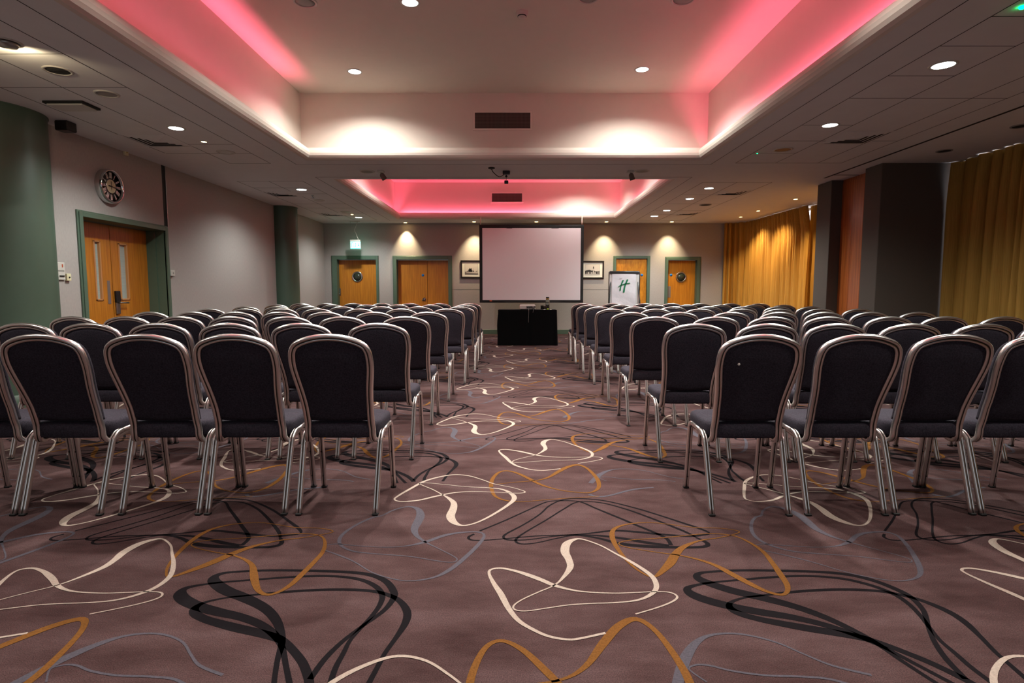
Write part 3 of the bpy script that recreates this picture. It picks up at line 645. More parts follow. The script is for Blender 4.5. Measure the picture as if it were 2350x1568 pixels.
mb = MB(); mb.lathe([(0.012, 0.005), (0.018, 0.0), (0.012, -0.005), (0.008, 0), (0.012, 0.005)], (0, 0, -0.075), (0, 1, 0), 16); mb.tube([(0, 0, -0.05), (0, 0, -0.06)], 0.004); mb.tube([(0, 0, -0.09), (0, 0, -0.14)], 0.003); mb.build('hook', 'black_metal', root)
mb = MB(); mb.box((-0.03, -0.03, -0.185), (0.03, 0.03, -0.14), bev=0.006); mb.build('hanging_plug', 'black_plastic', root)
# green indicator lamps
for px, py, r, lab in ((2347, 15, 0.022, 'glowing green indicator lamp at the top right picture corner'), (1738, 352, 0.008, 'tiny green light dot in the right tiles')):
    p = at_z(px, py, ZC); mb = MB(); mb.lathe([(r, 0), (r * 0.8, -r * 0.5), (0, -r * 0.8)], n=12); o = mb.build('ceiling_indicator_lamp', 'green_led'); o.location = p; tag(o, lab, 'indicator light')
# projecting louvre panel by left column, dark sensor and beige box
p = at_z(165, 240, ZC); root = thing('ceiling_sounder', 'white flat panel hanging open from the ceiling by the thick column', 'ceiling panel', tuple(p))
mb = MB(); mb.box((-0.17, -0.1, -0.035), (0.17, 0.1, -0.02), bev=0.004); mb.build('panel', 'white_plastic', root)
mb = MB(); mb.box((-0.19, -0.12, -0.02), (0.19, 0.12, -0.001)); mb.build('recess', 'vent_dark', root)
p = at_z(150, 280, ZC); mb = MB(); mb.box((-0.07, -0.07, -0.1), (0.07, 0.07, 0), bev=0.01); o = mb.build('ceiling_mounted_alarm', 'frame_wood'); o.location = p; tag(o, 'dark brown box under the ceiling beside the thick column', 'alarm')
p = at_x(286, 351, XL); root = thing('motion_detector', 'small beige sensor box high on the wall above the clock', 'sensor', tuple(p))
mb = MB(); mb.box((0, -0.035, -0.035), (0.03, 0.035, 0.035), bev=0.005); mb.build('body', 'cream_plastic', root); mb = MB(); mb.lathe([(0.008, 0), (0.006, 0.004), (0, 0.005)], (0.03, 0, 0.005), (1, 0, 0), 10); mb.build('lens', 'gold', root)

# ------------------------------------------------------------------ cove lighting (pink LED strips lying in the coves)
def strip(name, a, b, W, tilt=0, spread=180, col=(1.0, 0.12, 0.24)):
    a, b = Vector(a), Vector(b); L = (b - a).length; mid = (a + b) / 2
    l = bpy.data.lights.new(name, 'AREA'); l.shape = 'RECTANGLE'; l.size = L; l.size_y = 0.03; l.spread = math.radians(spread); l.energy = W; l.color = col
    o = bpy.data.objects.new(name, l); C.objects.link(o); o.location = mid
    ang = math.atan2((b - a).y, (b - a).x); o.rotation_euler = (Matrix.Rotation(ang, 3, 'Z') @ Matrix.Rotation(PI + math.radians(tilt), 3, 'X')).to_euler()
a, b, c, d = HOLES[0]; zl = 3.05; w = 0.125
PINK = 23
strip('led_strip', (a - 0.105, c, zl), (a - 0.105, d - 0.5, zl), PINK * 1.1, 16, 75); strip('led_strip', (b + w, c, zl), (b + w, d - 0.1, zl), PINK * 1.4, -10)
a, b, c, d = HOLES[1]
strip('led_strip', (a - w, c, zl), (a - w, d, zl), PINK * 0.75); strip('led_strip', (b + w, c, zl), (b + w, d, zl), PINK * 0.55); strip('led_strip', (a, d + w, zl), (b, d + w, zl), PINK * 0.8); strip('led_strip', (a, c - w, zl), (b, c - w, zl), PINK * 0.9)

# ------------------------------------------------------------------ wall things
def wall_box_left(name, x0, y0, x1, y1, label, cat, m, d=0.02):
    A = at_x(x0, y0, XL); B = at_x(x1, y1, XL); cy, cz = (A.y + B.y) / 2, (A.z + B.z) / 2
    root = thing(name, label, cat, (XL, cy, cz)); hy, hz = abs(A.y - B.y) / 2, abs(A.z - B.z) / 2
    mb = MB(); mb.box((0, -hy, -hz), (d, hy, hz), bev=0.004); mb.build('plate', m, root)
    return root, hy, hz
r, hy, hz = wall_box_left('light_control_panel', 118, 601, 147, 643, 'white control panel with rocker rows half hidden by the thick column', 'switch', 'white_plastic', 0.02)
mb = MB()
for k in range(4): mb.box((0.02, -hy * 0.1 + k * hy * 0.22, -hz * 0.62), (0.03, -hy * 0.1 + k * hy * 0.22 + 0.015, -hz * 0.48), bev=0.002)
mb.build('rocker_switches', 'vent_dark', r)
mb = MB(); mb.box((0.02, hy * 0.45, hz * 0.45), (0.024, hy * 0.6, hz * 0.8)); mb.build('display', 'orange_tag', r)
mb = MB(); mb.box((0.02, -hy * 0.7, -hz * 0.02), (0.022, hy * 0.8, hz * 0.12)); mb.build('label_strip', 'grey_plastic', r)
r, hy, hz = wall_box_left('key_switch', 147.5, 628, 158.5, 645, 'small cream switch plate beside the white control panel', 'switch', 'cream_plastic', 0.03)
mb = MB(); mb.lathe([(0.008, 0), (0.008, 0.008), (0, 0.008)], (0.03, 0, 0), (1, 0, 0), 10); mb.build('switch_knob', 'black_metal', r)
r, hy, hz = wall_box_left('light_switch', 387, 620, 397, 634, 'white light switch right of the left double door', 'switch', 'white_plastic', 0.035)
mb = MB(); mb.box((0.035, -0.008, -0.012), (0.041, 0.008, 0.012), bev=0.002); mb.build('rocker', 'grey_plastic', r)

# clock
def clock():
    d = 0.085; p = at_x(260.5, 428, XL + d); R = 0.198
    root = thing('wall_clock', 'round chrome wall clock with roman numerals above the left door', 'clock', (XL, p.y, p.z))
    mb = MB(); mb.lathe([(R + 0.012, 0), (R + 0.012, d * 0.55), (R + 0.004, d * 0.9), (R - 0.002, d), (R - 0.016, d - 0.008), (R - 0.02, d - 0.03)], axis=(1, 0, 0), n=64, caps=False); mb.build('case', 'chrome', root)
    mb = MB(); mb.lathe([(0, d - 0.034), (R - 0.015, d - 0.034), (R - 0.015, d - 0.04)], axis=(1, 0, 0), n=64); mb.build('dial', 'clock_face', root)
    mb = MB(); mb.lathe([(0, d - 0.028), (0.082, d - 0.028), (0.086, d - 0.031), (0.086, d - 0.034)], axis=(1, 0, 0), n=48, mis=[0, 1, 1]); mb.build('centre_disc', ['clock_cream', 'chrome'], root)
    mb = MB()
    RN = ['XII', 'I', 'II', 'III', 'IIII', 'V', 'VI', 'VII', 'VIII', 'IX', 'X', 'XI']; r0, r1 = 0.098, 0.168; th = 0.0032
    def bar(cx_, a, u0, u1, an):
        # a bar from (u0 at inner) to (u1 at outer), tangential offsets, rotated to angle an (clockwise from top, seen from +X)
        def w(u, r): # viewed from +x, right hand is +y
            t = (math.sin(an), math.cos(an)); n_ = (math.cos(an), -math.sin(an)); return (d - 0.033, r * t[0] + u * n_[0], r * t[1] + u * n_[1])
        mb.prism([w(u0 - th, r0), w(u0 + th, r0), w(u1 + th, r1), w(u1 - th, r1)], (0.004, 0, 0))
    for k, s in enumerate(RN):
        an = k * PI / 6; wd = {'I': 0.011, 'V': 0.022, 'X': 0.022}; tot = sum(wd[c] for c in s); x = -tot / 2
        for c in s:
            xc = x + wd[c] / 2
            if c == 'I': bar(0, 0, xc, xc, an)
            if c == 'V': bar(0, 0, xc, xc - 0.008, an); bar(0, 0, xc, xc + 0.008, an)
            if c == 'X': bar(0, 0, xc - 0.008, xc + 0.008, an); bar(0, 0, xc + 0.008, xc - 0.008, an)
            x += wd[c]
    mb.build('numerals', 'silver', root)
    def hand(an, L, w_, tail):
        mb = MB(); t = Vector((0, math.sin(an), math.cos(an))); n_ = Vector((0, math.cos(an), -math.sin(an))); o = Vector((d - 0.026, 0, 0))
        mb.prism([o - t * tail - n_ * w_ * 0.7, o - t * tail + n_ * w_ * 0.7, o + n_ * w_ * 0.6, o + t * L * 0.55 + n_ * w_, o + t * L, o + t * L * 0.55 - n_ * w_, o - n_ * w_ * 0.6], (0.003, 0, 0)); return mb
    hand(math.radians(98), 0.145, 0.006, 0.05).build('minute_hand', 'black_metal', root); hand(math.radians(272), 0.06, 0.008, 0.02).build('hour_hand', 'black_metal', root)
    hand(math.radians(180), 0.05, 0.004, 0.06).build('second_hand', 'frame_wood', root)
clock()

# exit sign
def exit_sign():
    Y = 14.85; a = at_y(804, 551, Y); b = at_y(827.5, 571, Y)
    root = thing('exit_sign', 'glowing green exit sign hanging over the porthole door', 'sign', ((a.x + b.x) / 2, Y, b.z))
    hx = (b.x - a.x) / 2; h = a.z - b.z
    mb = MB(); mb.box((-hx - 0.004, -0.03, h * 0.82), (hx + 0.004, 0.03, h + 0.008), bev=0.006); mb.build('housing', 'white_plastic', root)
    mb = MB(); mb.box((-hx, -0.006, 0), (hx, 0.006, h * 0.82)); mb.build('lit_panel', 'exit_glow', root)
    mb = MB(); yy = -0.0075
    # running figure and arrow outline, doorway
    mb.box((-hx, yy, 0), (hx, -0.006, h * 0.07)); mb.box((-hx * 0.85, yy, h * 0.12), (-hx * 0.75, -0.006, h * 0.72)); mb.box((-hx * 0.5, yy, h * 0.12), (-hx * 0.42, -0.006, h * 0.72)); mb.box((-hx * 0.85, yy, h * 0.66), (-hx * 0.42, -0.006, h * 0.72))
    mb.lathe([(0, 0), (h * 0.06, 0), (h * 0.06, 0.002)], (hx * 0.02, yy, h * 0.62), (0, 1, 0), 12)
    mb.prism([(-hx * 0.1, yy, h * 0.3), (hx * 0.02, yy, h * 0.54), (hx * 0.12, yy, h * 0.5), (hx * 0.02, yy, h * 0.3)], (0, 0.002, 0)); mb.prism([(-hx * 0.2, yy, h * 0.14), (-hx * 0.12, yy, h * 0.12), (hx * 0.02, yy, h * 0.32), (-hx * 0.08, yy, h * 0.32)], (0, 0.002, 0)); mb.prism([(hx * 0.1, yy, h * 0.12), (hx * 0.18, yy, h * 0.14), (hx * 0.04, yy, h * 0.34), (-hx * 0.02, yy, h * 0.3)], (0, 0.002, 0))
    mb.prism([(hx * 0.4, yy, h * 0.42), (hx * 0.62, yy, h * 0.24), (hx * 0.84, yy, h * 0.42)], (0, 0.002, 0)); mb.box((hx * 0.56, yy, h * 0.42), (hx * 0.68, -0.006, h * 0.66))
    mb.build('pictogram', 'exit_mark', root)
    zt = ZC - b.z
    mb = MB(); mb.tube(smooth_path([(hx * 0.62, 0, h), (hx * 0.2, 0, h + 0.15), (-hx * 0.1, 0, h + 0.26), (hx * 0.35, 0, h + 0.4), (hx * 0.55, 0, zt)], 6), 0.007); mb.build('cable', 'white_plastic', root)
    mb = MB(); mb.tube([(-hx * 0.9, 0, h), (-hx * 0.9, 0, zt)], 0.0025); mb.build('hanging_wire', 'steel', root)
    mb = MB(); mb.box((-hx * 1.0, -0.06, zt - 0.012), (hx * 0.9, 0.06, zt), bev=0.003); mb.build('ceiling_plate', 'white_plastic', root)
exit_sign()

# framed pictures
def picture(x0, x1, y0, y1, label, kind):
    a = at_y(x0, y0, YB); b = at_y(x1, y1, YB); w, h = b.x - a.x, a.z - b.z
    root = thing('framed_picture', label, 'picture', ((a.x + b.x) / 2, YB, b.z), 'framed photographs'); hw = w / 2; t = 0.035; f = 0.04
    mb = MB()
    for p, q in (((-hw, -t, 0), (hw, 0, f)), ((-hw, -t, h - f), (hw, 0, h)), ((-hw, -t, f), (-hw + f, 0, h - f)), ((hw - f, -t, f), (hw, 0, h - f))): mb.box(p, q, bev=0.006)
    mb.build('frame', 'frame_wood', root)
    mb = MB(); mb.box((-hw + f, -0.016, f), (hw - f, -0.006, h - f)); mb.build('mount_board', 'mount', root)
    m = 0.075; x0_, x1_, z0, z1 = -hw + f + m, hw - f - m, f + m * 0.85, h - f - m * 0.85
    mb = MB(); mb.box((x0_ - 0.004, -0.018, z0 - 0.004), (x1_ + 0.004, -0.016, z1 + 0.004), 1); mb.box((x0_, -0.019, z0), (x1_, -0.018, z1), 0)
    yy = -0.0195; W_, H_ = x1_ - x0_, z1 - z0
    def poly(pts, mi): mb.prism([(x0_ + W_ * u, yy - 0.0004 * mi, z0 + H_ * v) for u, v in pts], (0, 0.0005, 0), mi)
    if kind == 0:
        poly([(0, 0), (1, 0), (1, .12), (.5, .16), (.1, .18), (0, .26)], 2); poly([(0, .26), (.14, .16), (1, .08), (1, .26), (.5, .22)], 3)
        for u, v in ((.1, .32), (.2, .36), (.3, .5), (.36, .6), (.42, .56), (.48, .6), (.54, .42), (.66, .38), (.78, .3), (.9, .34)): poly([(u - .05, .2), (u + .05, .2), (u + .04, v - .06), (u, v), (u - .04, v - .06)], 1)
        for u, v in ((.36, .66), (.48, .66), (.62, .62), (.92, .44)): poly([(u - .008, .3), (u + .008, .3), (u + .004, v), (u - .004, v)], 1)
    else:
        poly([(0, 0), (1, 0), (1, .08), (0, .1)], 3); poly([(0, .1), (1, .08), (1, .38), (.7, .34), (.6, .46), (.45, .42), (.3, .5), (.12, .46), (0, .4)], 1)
        poly([(.82, .12), (1, .1), (1, .4), (.84, .36)], 2)
        poly([(.53, .1), (.62, .1), (.61, .62), (.54, .62)], 3); poly([(.53, .62), (.62, .62), (.615, .74), (.535, .74)], 1); poly([(.54, .74), (.61, .74), (.575, .9)], 1); poly([(.545, .76), (.605, .76), (.6, .84), (.55, .84)], 2)
        for k in range(4): poly([(.08 + k * .11, .1), (.17 + k * .11, .1), (.17 + k * .11, .24), (.125 + k * .11, .3), (.08 + k * .11, .24)], 3 if k % 2 else 2)
        poly([(.64, .1), (.74, .1), (.72, .26), (.66, .3)], 3)
    mb.build('photograph', ['picture_sky', 'picture_dark', 'picture_mid', 'picture_light'], root)
picture(1057, 1107, 597.5, 638.5, 'dark framed harbour photograph left of the projection screen', 0)
picture(1333, 1385.5, 599, 640, 'dark framed clock tower photograph right of the projection screen', 1)

# ------------------------------------------------------------------ projection screen
def screen():
    Y = 14.33; a = at_y(1100, 516, Y); b = at_y(1338, 695, Y); x0, x1, z0, z1 = a.x, b.x, b.z, a.z
    root = thing('projection_screen', 'large blank projection screen with black border hung from the ceiling', 'projection screen', ((x0 + x1) / 2, Y, z0))
    wx = at_y(1108, 600, Y).x - x0; wt = z1 - at_y(1175, 524.5, Y).z; wb = at_y(1175, 688, Y).z - z0
    mb = MB(); n = 40
    # border cloth, slightly rippled
    def strip_(p, q, hor):
        vs = []; fs = []
        for i in range(n + 1):
            t = i / n
            wob = 0.006 * math.sin(17 * t + p[0]) + 0.004 * math.sin(41 * t)
            if hor: X = p[0] + (q[0] - p[0]) * t; vs += [(X, Y - 0.012 + wob * 0.8, p[1]), (X, Y - 0.02 - wob, (p[1] + q[1]) / 2 + wob), (X, Y - 0.012, q[1])]
            else: Z = p[1] + (q[1] - p[1]) * t; vs += [(p[0], Y - 0.012, Z), ((p[0] + q[0]) / 2, Y - 0.018 - wob, Z), (q[0], Y - 0.012, Z)]
        for i in range(n):
            for k in range(2): fs.append((i * 3 + k, i * 3 + k + 1, i * 3 + k + 4, i * 3 + k + 3))
        mb.add(vs, fs, 0, True)
    strip_((x0, z0), (x1, z0 + wb), True); strip_((x0, z1 - wt), (x1, z1), True); strip_((x0, z0), (x0 + wx, z1), False); strip_((x1 - wx, z0), (x1, z1), False)
    mb.box((x0, Y - 0.01, z0), (x1, Y + 0.02, z1))
    part(mb, 'border_frame', 'screen_border', root)
    mb = MB(); mb.box((x0 + wx * 0.9, Y - 0.016, z0 + wb * 0.9), (x1 - wx * 0.9, Y - 0.010, z1 - wt * 0.9)); part(mb, 'projection_cloth', 'screen_cloth', root)
    p = at_y(1126.5, 690.5, Y); mb = MB(); mb.box((p.x - 0.03, Y - 0.03, p.z - 0.014), (p.x + 0.03, Y - 0.02, p.z + 0.014)); part(mb, 'maker_tag', 'orange_tag', root)
    for px in (1103, 1335.5):
        q = at_y(px, 515, Y); mb = MB(); mb.tube([(q.x, Y, z1 - 0.02), (q.x, Y, 3.0)], 0.014); mb.box((q.x - 0.02, Y - 0.02, 2.97), (q.x + 0.02, Y + 0.05, 3.01)); part(mb, 'hanging_pole', 'coffer_paint', root)
screen()

# ------------------------------------------------------------------ table with cloth and what stands on it
TY0 = at_z(1210, 793.5, 0).y + 0.01; TX0 = at_y(1143, 715, TY0).x; TX1 = at_y(1278, 715, TY0).x; TD = 0.62; TZ = 0.755
def table():
    root = thing('draped_table', 'small table under a black floor-length cloth in the aisle end', 'table', ((TX0 + TX1) / 2, TY0 + TD / 2, 0))
    hx, hy = (TX1 - TX0) / 2, TD / 2
    mb = MB(); mb.box((-hx + 0.01, -hy + 0.01, TZ - 0.03), (hx - 0.01, hy - 0.01, TZ - 0.004), bev=0.004); mb.build('tabletop', 'grey_plastic', root)
    for sx in (-1, 1):
        for sy in (-1, 1): mb = MB(); mb.tube([(sx * (hx - 0.07), sy * (hy - 0.07), 0), (sx * (hx - 0.07), sy * (hy - 0.07), TZ - 0.03)], 0.016); mb.build('leg', 'steel', root)
    # cloth: top plus skirt with folds
    mb = MB(); per = []
    def edge(p, q, n):
        for i in range(n): per.append(Vector(p).lerp(Vector(q), i / n))
    edge((-hx, -hy, 0), (hx, -hy, 0), 60); edge((hx, -hy, 0), (hx, hy, 0), 30); edge((hx, hy, 0), (-hx, hy, 0), 60); edge((-hx, hy, 0), (-hx, -hy, 0), 30)
    n = len(per); rows = 9; vs = []; fs = []
    for r in range(rows):
        t = r / (rows - 1); z = TZ - t * (TZ - 0.004)
        for i, p in enumerate(per):
            corner = min(abs(abs(p.x) - hx) + abs(abs(p.y) - hy), 0.2)
            out = Vector((p.x / hx if abs(abs(p.x) - hx) < 1e-6 else 0, p.y / hy if abs(abs(p.y) - hy) < 1e-6 else 0, 0))
            amp = t * (0.010 + 0.008 * max(0, 1 - corner / 0.2)); f = math.sin(i * 0.55 + 1.3 * math.sin(i * 0.21)) * 0.5 + 0.5
            flare = 0.004 * t + (0.03 * math.sin(PI * min(1, t * 1.1)) * max(0, 1 - corner / 0.12) if p.x < 0 and p.y > 0 else 0)
            q = p + out * (amp * f + flare); vs.append((q.x, q.y, z + (0.006 * math.sin(i * 0.3) if r == rows - 1 else 0) + (0.004 if r == rows - 1 else 0)))
    for r in range(rows - 1):
        for i in range(n): j = (i + 1) % n; fs.append((r * n + i, r * n + j, (r + 1) * n + j, (r + 1) * n + i))
    mb.add(vs, fs, 0, True); mb.add([tuple(p + Vector((0, 0, TZ))) for p in per], [tuple(range(n))])
    cl = mb.build('tablecloth', 'black_cloth'); cl.location = root.location; tag(cl, 'black cloth hanging to the floor around the small projector table', 'tablecloth')
    return root
table()
TZ2 = TZ + 0.0015
def on_table(px, d=0.3): p = at_y(px, 705, TY0 + d); return (p.x, TY0 + d, TZ2)
a = at_y(1193, 700, TY0 + 0.12); b = at_y(1229, 700, TY0 + 0.12); hw = (b.x - a.x) / 2
root = thing('projector', 'white digital projector on the black draped table', 'projector', ((a.x + b.x) / 2, TY0 + 0.26, TZ2))
mb = MB(); mb.box((-hw, -0.13, 0.012), (hw, 0.13, 0.105), bev=0.012); mb.build('body', 'white_plastic', root)
mb = MB(); mb.box((-hw * 0.2, -0.133, 0.03), (hw * 0.95, -0.129, 0.08)); mb.build('port_panel', 'grey_plastic', root)
mb = MB()
for x, w, z in ((-0.1, 0.04, 0.055), (0.1, 0.05, 0.055), (0.34, 0.05, 0.058), (0.62, 0.03, 0.045), (0.85, 0.03, 0.06)): mb.box((hw * x, -0.137, z - 0.012), (hw * x + w * 0.8, -0.132, z + 0.012))
mb.build('socket', 'black_plastic', root)
for sx in (-1, 1):
    for sy in (-1, 1): mb = MB(); mb.lathe([(0.014, 0), (0.014, 0.014)], (sx * hw * 0.8, sy * 0.1, 0), n=12); mb.build('foot', 'rubber', root)
mb = MB(); mb.lathe([(0.04, 0), (0.04, 0.02), (0.03, 0.025), (0, 0.02)], (-hw * 0.4, 0.13, 0.06), (0, 1, 0), 24); mb.build('lens', 'black_plastic', root)
pr = root.location
for dx, m, L, lab in ((0.02, 'plate', 0.26, 'thin pale cable hanging from the projector over the table front'), (0.115, 'black_plastic', 0.05, 'short thick black cable hanging from the right of the projector')):
    x = pr.x + dx; yf = TY0 - 0.012; mb = MB(); r_ = 0.003 if m == 'plate' else 0.008
    mb.tube(smooth_path([(x, pr.y - 0.13, TZ2 + 0.05), (x, pr.y - 0.17, TZ2 + 0.03), (x, TY0 + 0.0, TZ2 + 0.014), (x, yf - 0.02, TZ - 0.02), (x - 0.004, yf - 0.034, TZ - L * 0.5), (x - 0.008, yf - 0.044, TZ - L)], 6), r_)
    o = mb.build('projector_cable', m); tag(o, lab, 'cable', 'projector cables')
# carafe, glasses, lime
p = on_table(1256.5, 0.25); root = thing('water_carafe', 'tall glass water carafe with dark stopper on the draped table', 'carafe', p)
mb = MB(); mb.lathe([(0, 0.004), (0.042, 0.004), (0.044, 0.012), (0.044, 0.15), (0.04, 0.2), (0.036, 0.225), (0.036, 0.235), (0.033, 0.235), (0.034, 0.2), (0.039, 0.15), (0.039, 0.014), (0, 0.012)], n=28); mb.build('bottle', 'clear_glass', root)
mb = MB(); mb.lathe([(0.038, 0.222), (0.039, 0.222), (0.039, 0.236), (0.038, 0.236)], n=28, caps=False); mb.build('neck_band', 'gold', root)
mb = MB(); mb.lathe([(0, 0.232), (0.033, 0.232), (0.036, 0.245), (0.036, 0.27), (0.03, 0.274), (0, 0.274)], n=28); mb.build('stopper', 'black_plastic', root)
for px, dd, h, lab in ((1244, 0.2, 0.09, 'short glass tumbler left of the carafe on the draped table'), (1250.5, 0.16, 0.075, 'short glass tumbler touching the carafe on its near side')):
    p = on_table(px, dd); mb = MB(); mb.lathe([(0, 0.0), (0.03, 0.0), (0.036, h), (0.033, h), (0.028, 0.008), (0, 0.008)], n=24); o = mb.build('tumbler', 'clear_glass'); o.location = p; tag(o, lab, 'glass', 'tumblers on the table')
p = on_table(1257, 0.09); mb = MB(); mb.lathe([(0, 0), (0.015, 0.003), (0.022, 0.014), (0.018, 0.028), (0, 0.032)], n=16); o = mb.build('lime', 'lime'); o.location = p; tag(o, 'green lime lying in front of the carafe', 'fruit')
for px, lab in ((1249.5, 'white wrapped mint left of the lime'), (1263.5, 'white wrapped mint right of the lime')):
    p = on_table(px, 0.07); mb = MB(); mb.lathe([(0, 0), (0.016, 0.002), (0.02, 0.008), (0.014, 0.014), (0, 0.015)], n=12); mb.prism([(-0.03, -0.008, 0.006), (-0.016, 0, 0.006), (-0.03, 0.008, 0.006)], (0, 0, 0.003)); mb.prism([(0.03, -0.008, 0.006), (0.016, 0, 0.006), (0.03, 0.008, 0.006)], (0, 0, 0.003)); o = mb.build('mint_sweet', 'mount'); o.location = p; tag(o, lab, 'sweet', 'mints on the table')

# ------------------------------------------------------------------ flip chart
def flip():
    Y = 13.8; a = at_y(1397, 622.5, Y); b = at_y(1467.5, 700, Y); x0, x1, z1 = a.x, b.x, a.z; w = x1 - x0; z0 = z1 - 1.02; cx = (x0 + x1) / 2
    root = thing('flip_chart', 'black framed flip chart easel in front of the figured oak door', 'flip chart', (cx, Y, 0)); hw = w / 2
    mb = MB(); mb.box((-hw + 0.02, -0.012, z0), (hw - 0.02, 0.008, z1 - 0.02)); mb.build('board', 'board', root)
    mb = MB()
    for s in (-1, 1): mb.tube([(s * (hw - 0.008), -0.004, z0), (s * (hw - 0.008), -0.004, z1 - 0.03), (s * (hw - 0.03), -0.004, z1 - 0.008)], 0.011, 10)
    mb.tube([(-hw + 0.03, -0.004, z1 - 0.008), (hw - 0.03, -0.004, z1 - 0.008)], 0.011, 10); mb.tube([(-hw + 0.008, -0.004, z0), (hw - 0.008, -0.004, z0)], 0.011, 10); mb.build('frame', 'black_metal', root)
    mb = MB(); mb.box((-hw + 0.025, -0.035, z1 - 0.065), (hw - 0.025, -0.008, z1 - 0.012), bev=0.008); mb.build('paper_clamp', 'black_metal', root)
    xp0 = at_y(1404, 650, Y).x - cx; xp1 = at_y(1459, 650, Y).x - cx
    mb = MB(); vs = []; fs = []; nx, nz = 14, 18; zp1, zp0 = z1 - 0.05, z0 + 0.06
    for i in range(nx + 1):
        for j in range(nz + 1):
            u, v = i / nx, j / nz; vs.append((xp0 + (xp1 - xp0) * u, -0.022 - 0.006 * math.sin(5 * u + 7 * v) * (1 - v) - 0.004 * math.sin(13 * v + 3 * u), zp0 + (zp1 - zp0) * v))
    for i in range(nx):
        for j in range(nz): k = i * (nz + 1) + j; fs.append((k, k + nz + 1, k + nz + 2, k + 1))
    mb.add(vs, fs, 0, True); mb.box((xp0, -0.016, zp0), (xp1, -0.012, zp1)); pad = mb.build('paper_pad', 'paper', root)
    # brush-stroke H
    mb = MB(); s = 9.79
    def P(x, y): p = at_y(1380 + x / s, 560 + y / s, Y); return (p.x - cx, -0.034, p.z)
    def quad(pts): mb.prism([P(*p) for p in pts], (0, 0.002, 0))
    quad([(462, 822), (480, 812), (498, 816), (494, 838), (462, 905), (440, 975), (432, 1050), (420, 1058), (402, 1048), (402, 1030), (412, 975), (436, 895)])
    quad([(562, 806), (578, 797), (598, 798), (596, 818), (560, 890), (534, 975), (516, 1088), (500, 1096), (480, 1090), (480, 1070), (500, 965), (530, 880)])
    quad([(368, 966), (372, 976), (420, 945), (480, 924), (560, 902), (636, 890), (646, 880), (636, 870), (560, 878), (480, 902), (410, 932)])
    mb.build('logo', 'logo_green', pad)
    mb = MB(); q0 = P(400, 772); q1 = P(462, 778); mb.box((q0[0], -0.0335, q1[2]), (q1[0], -0.032, q0[2])); mb.build('printed_line', 'grey_plastic', pad)
    mb = MB(); mb.box((-hw + 0.02, -0.06, z0 - 0.02), (hw - 0.02, -0.005, z0), bev=0.004); mb.build('pen_tray', 'black_metal', root)
    for p, q in (((-hw + 0.06, 0.02, z1 - 0.15), (-hw - 0.06, -0.25, 0)), ((hw - 0.06, 0.02, z1 - 0.15), (hw + 0.06, -0.25, 0)), ((0, 0.03, z1 - 0.15), (0, 0.5, 0))):
        mb = MB(); mb.tube([p, q], 0.014, 10); mb.build('leg', 'black_metal', root)
flip()

# ------------------------------------------------------------------ curtains
def curtain(path, label, m, name='curtain', folds=9.0, amp=0.05, seed=1, group=None, z1=ZC - 0.008, taper=0.0):
    rnd = random.Random(seed); L = [0.0]; P = [Vector(p) for p in path]
    for a, b in zip(P, P[1:]): L.append(L[-1] + (b - a).length)
    tot = L[-1]; n = int(tot * 100); cols = []
    ph = 0; phs = []
    for i in range(n + 1):
        ph += (2 * PI * folds / 100) * (0.7 + 0.6 * (0.5 + 0.5 * math.sin(i * 0.045 + seed)) * (0.6 + 0.8 * rnd.random())); phs.append(ph)
    nz = 12; vs = []; fs = []
    for i in range(n + 1):
      for j in range(nz + 1):
        v = j / nz; d = tot * i / n * (1 - taper * max(0, (v - 0.8) / 0.2)); k = max(j for j in range(len(L)) if L[j] <= d + 1e-9); k = min(k, len(P) - 2)
        t = (d - L[k]) / (L[k + 1] - L[k]); p = P[k].lerp(P[k + 1], t); tan = (P[k + 1] - P[k]).normalized(); nor = Vector((-tan.y, tan.x))
        a_ = amp * (0.7 + 0.3 * (1 - v) ** 0.6)
        off = (1 if nor.x > 0 or nor.y > 0.9 else -1) * a_ * ((1 - 2 * abs(math.sin(0.5 * phs[i] + 0.25 * math.sin(v * 3 + i * 0.02))) ** 0.8) * (0.8 + 0.3 * math.sin(i * 0.09)) + 0.3 * math.sin(phs[i] * 0.41 + 2 * v))
        vs.append((p.x + nor.x * off, p.y + nor.y * off, 0.02 + (z1 - 0.02) * v))
    for i in range(n):
        for j in range(nz): k = i * (nz + 1) + j; fs.append((k, k + nz + 1, k + nz + 2, k + 1))
    root = thing(name, label, 'curtain', (P[0].x, P[0].y, 0), group)
    mb = MB(); mb.add(vs, fs, 0, True); part(mb, 'drape', m, root)
    mb = MB(); mb.tube([(p.x, p.y, z1 + 0.003) for p in P], 0.01, 6); part(mb, 'curtain_rail', 'white_plastic', root)
gap = at_z(1866, 468, ZC).y
curtain([(5.60, 15.2), (5.85, 15.12), (6.05, 14.9), (6.12, 14.6), (6.17, gap - 0.02)], 'long gold curtain running from the back corner to the light slit', 'curtain_gold', folds=7.5, amp=0.07, seed=2, taper=0.05, group='window curtains')
curtain([(6.34, gap + 0.36), (6.34, P2.y + 0.45)], 'short gold curtain between the light slit and the far dark pier', 'curtain_gold', folds=7.5, amp=0.05, seed=5, group='window curtains')
curtain([(6.2, -1.0), (6.19, PN.y - 0.01)], 'olive gold curtain at the right picture edge', 'curtain_olive', folds=5.5, amp=0.085, seed=9, taper=0.004, group='window curtains')
# daylight slit: window glass behind the curtains
mb = MB(); mb.box((XR - 0.012, P2.y + 0.6, 0.3), (XR - 0.002, 14.4, ZC - 0.06)); o = mb.build('window_1', 'daylight'); struct(o, 'bright window strip behind the gold curtains', 'window')
mb = MB(); mb.box((XR - 0.012, 5.2, 0.3), (XR - 0.002, PN.y - 0.1, ZC - 0.06)); o = mb.build('window_2', 'daylight'); struct(o, 'window behind the olive curtain', 'window')

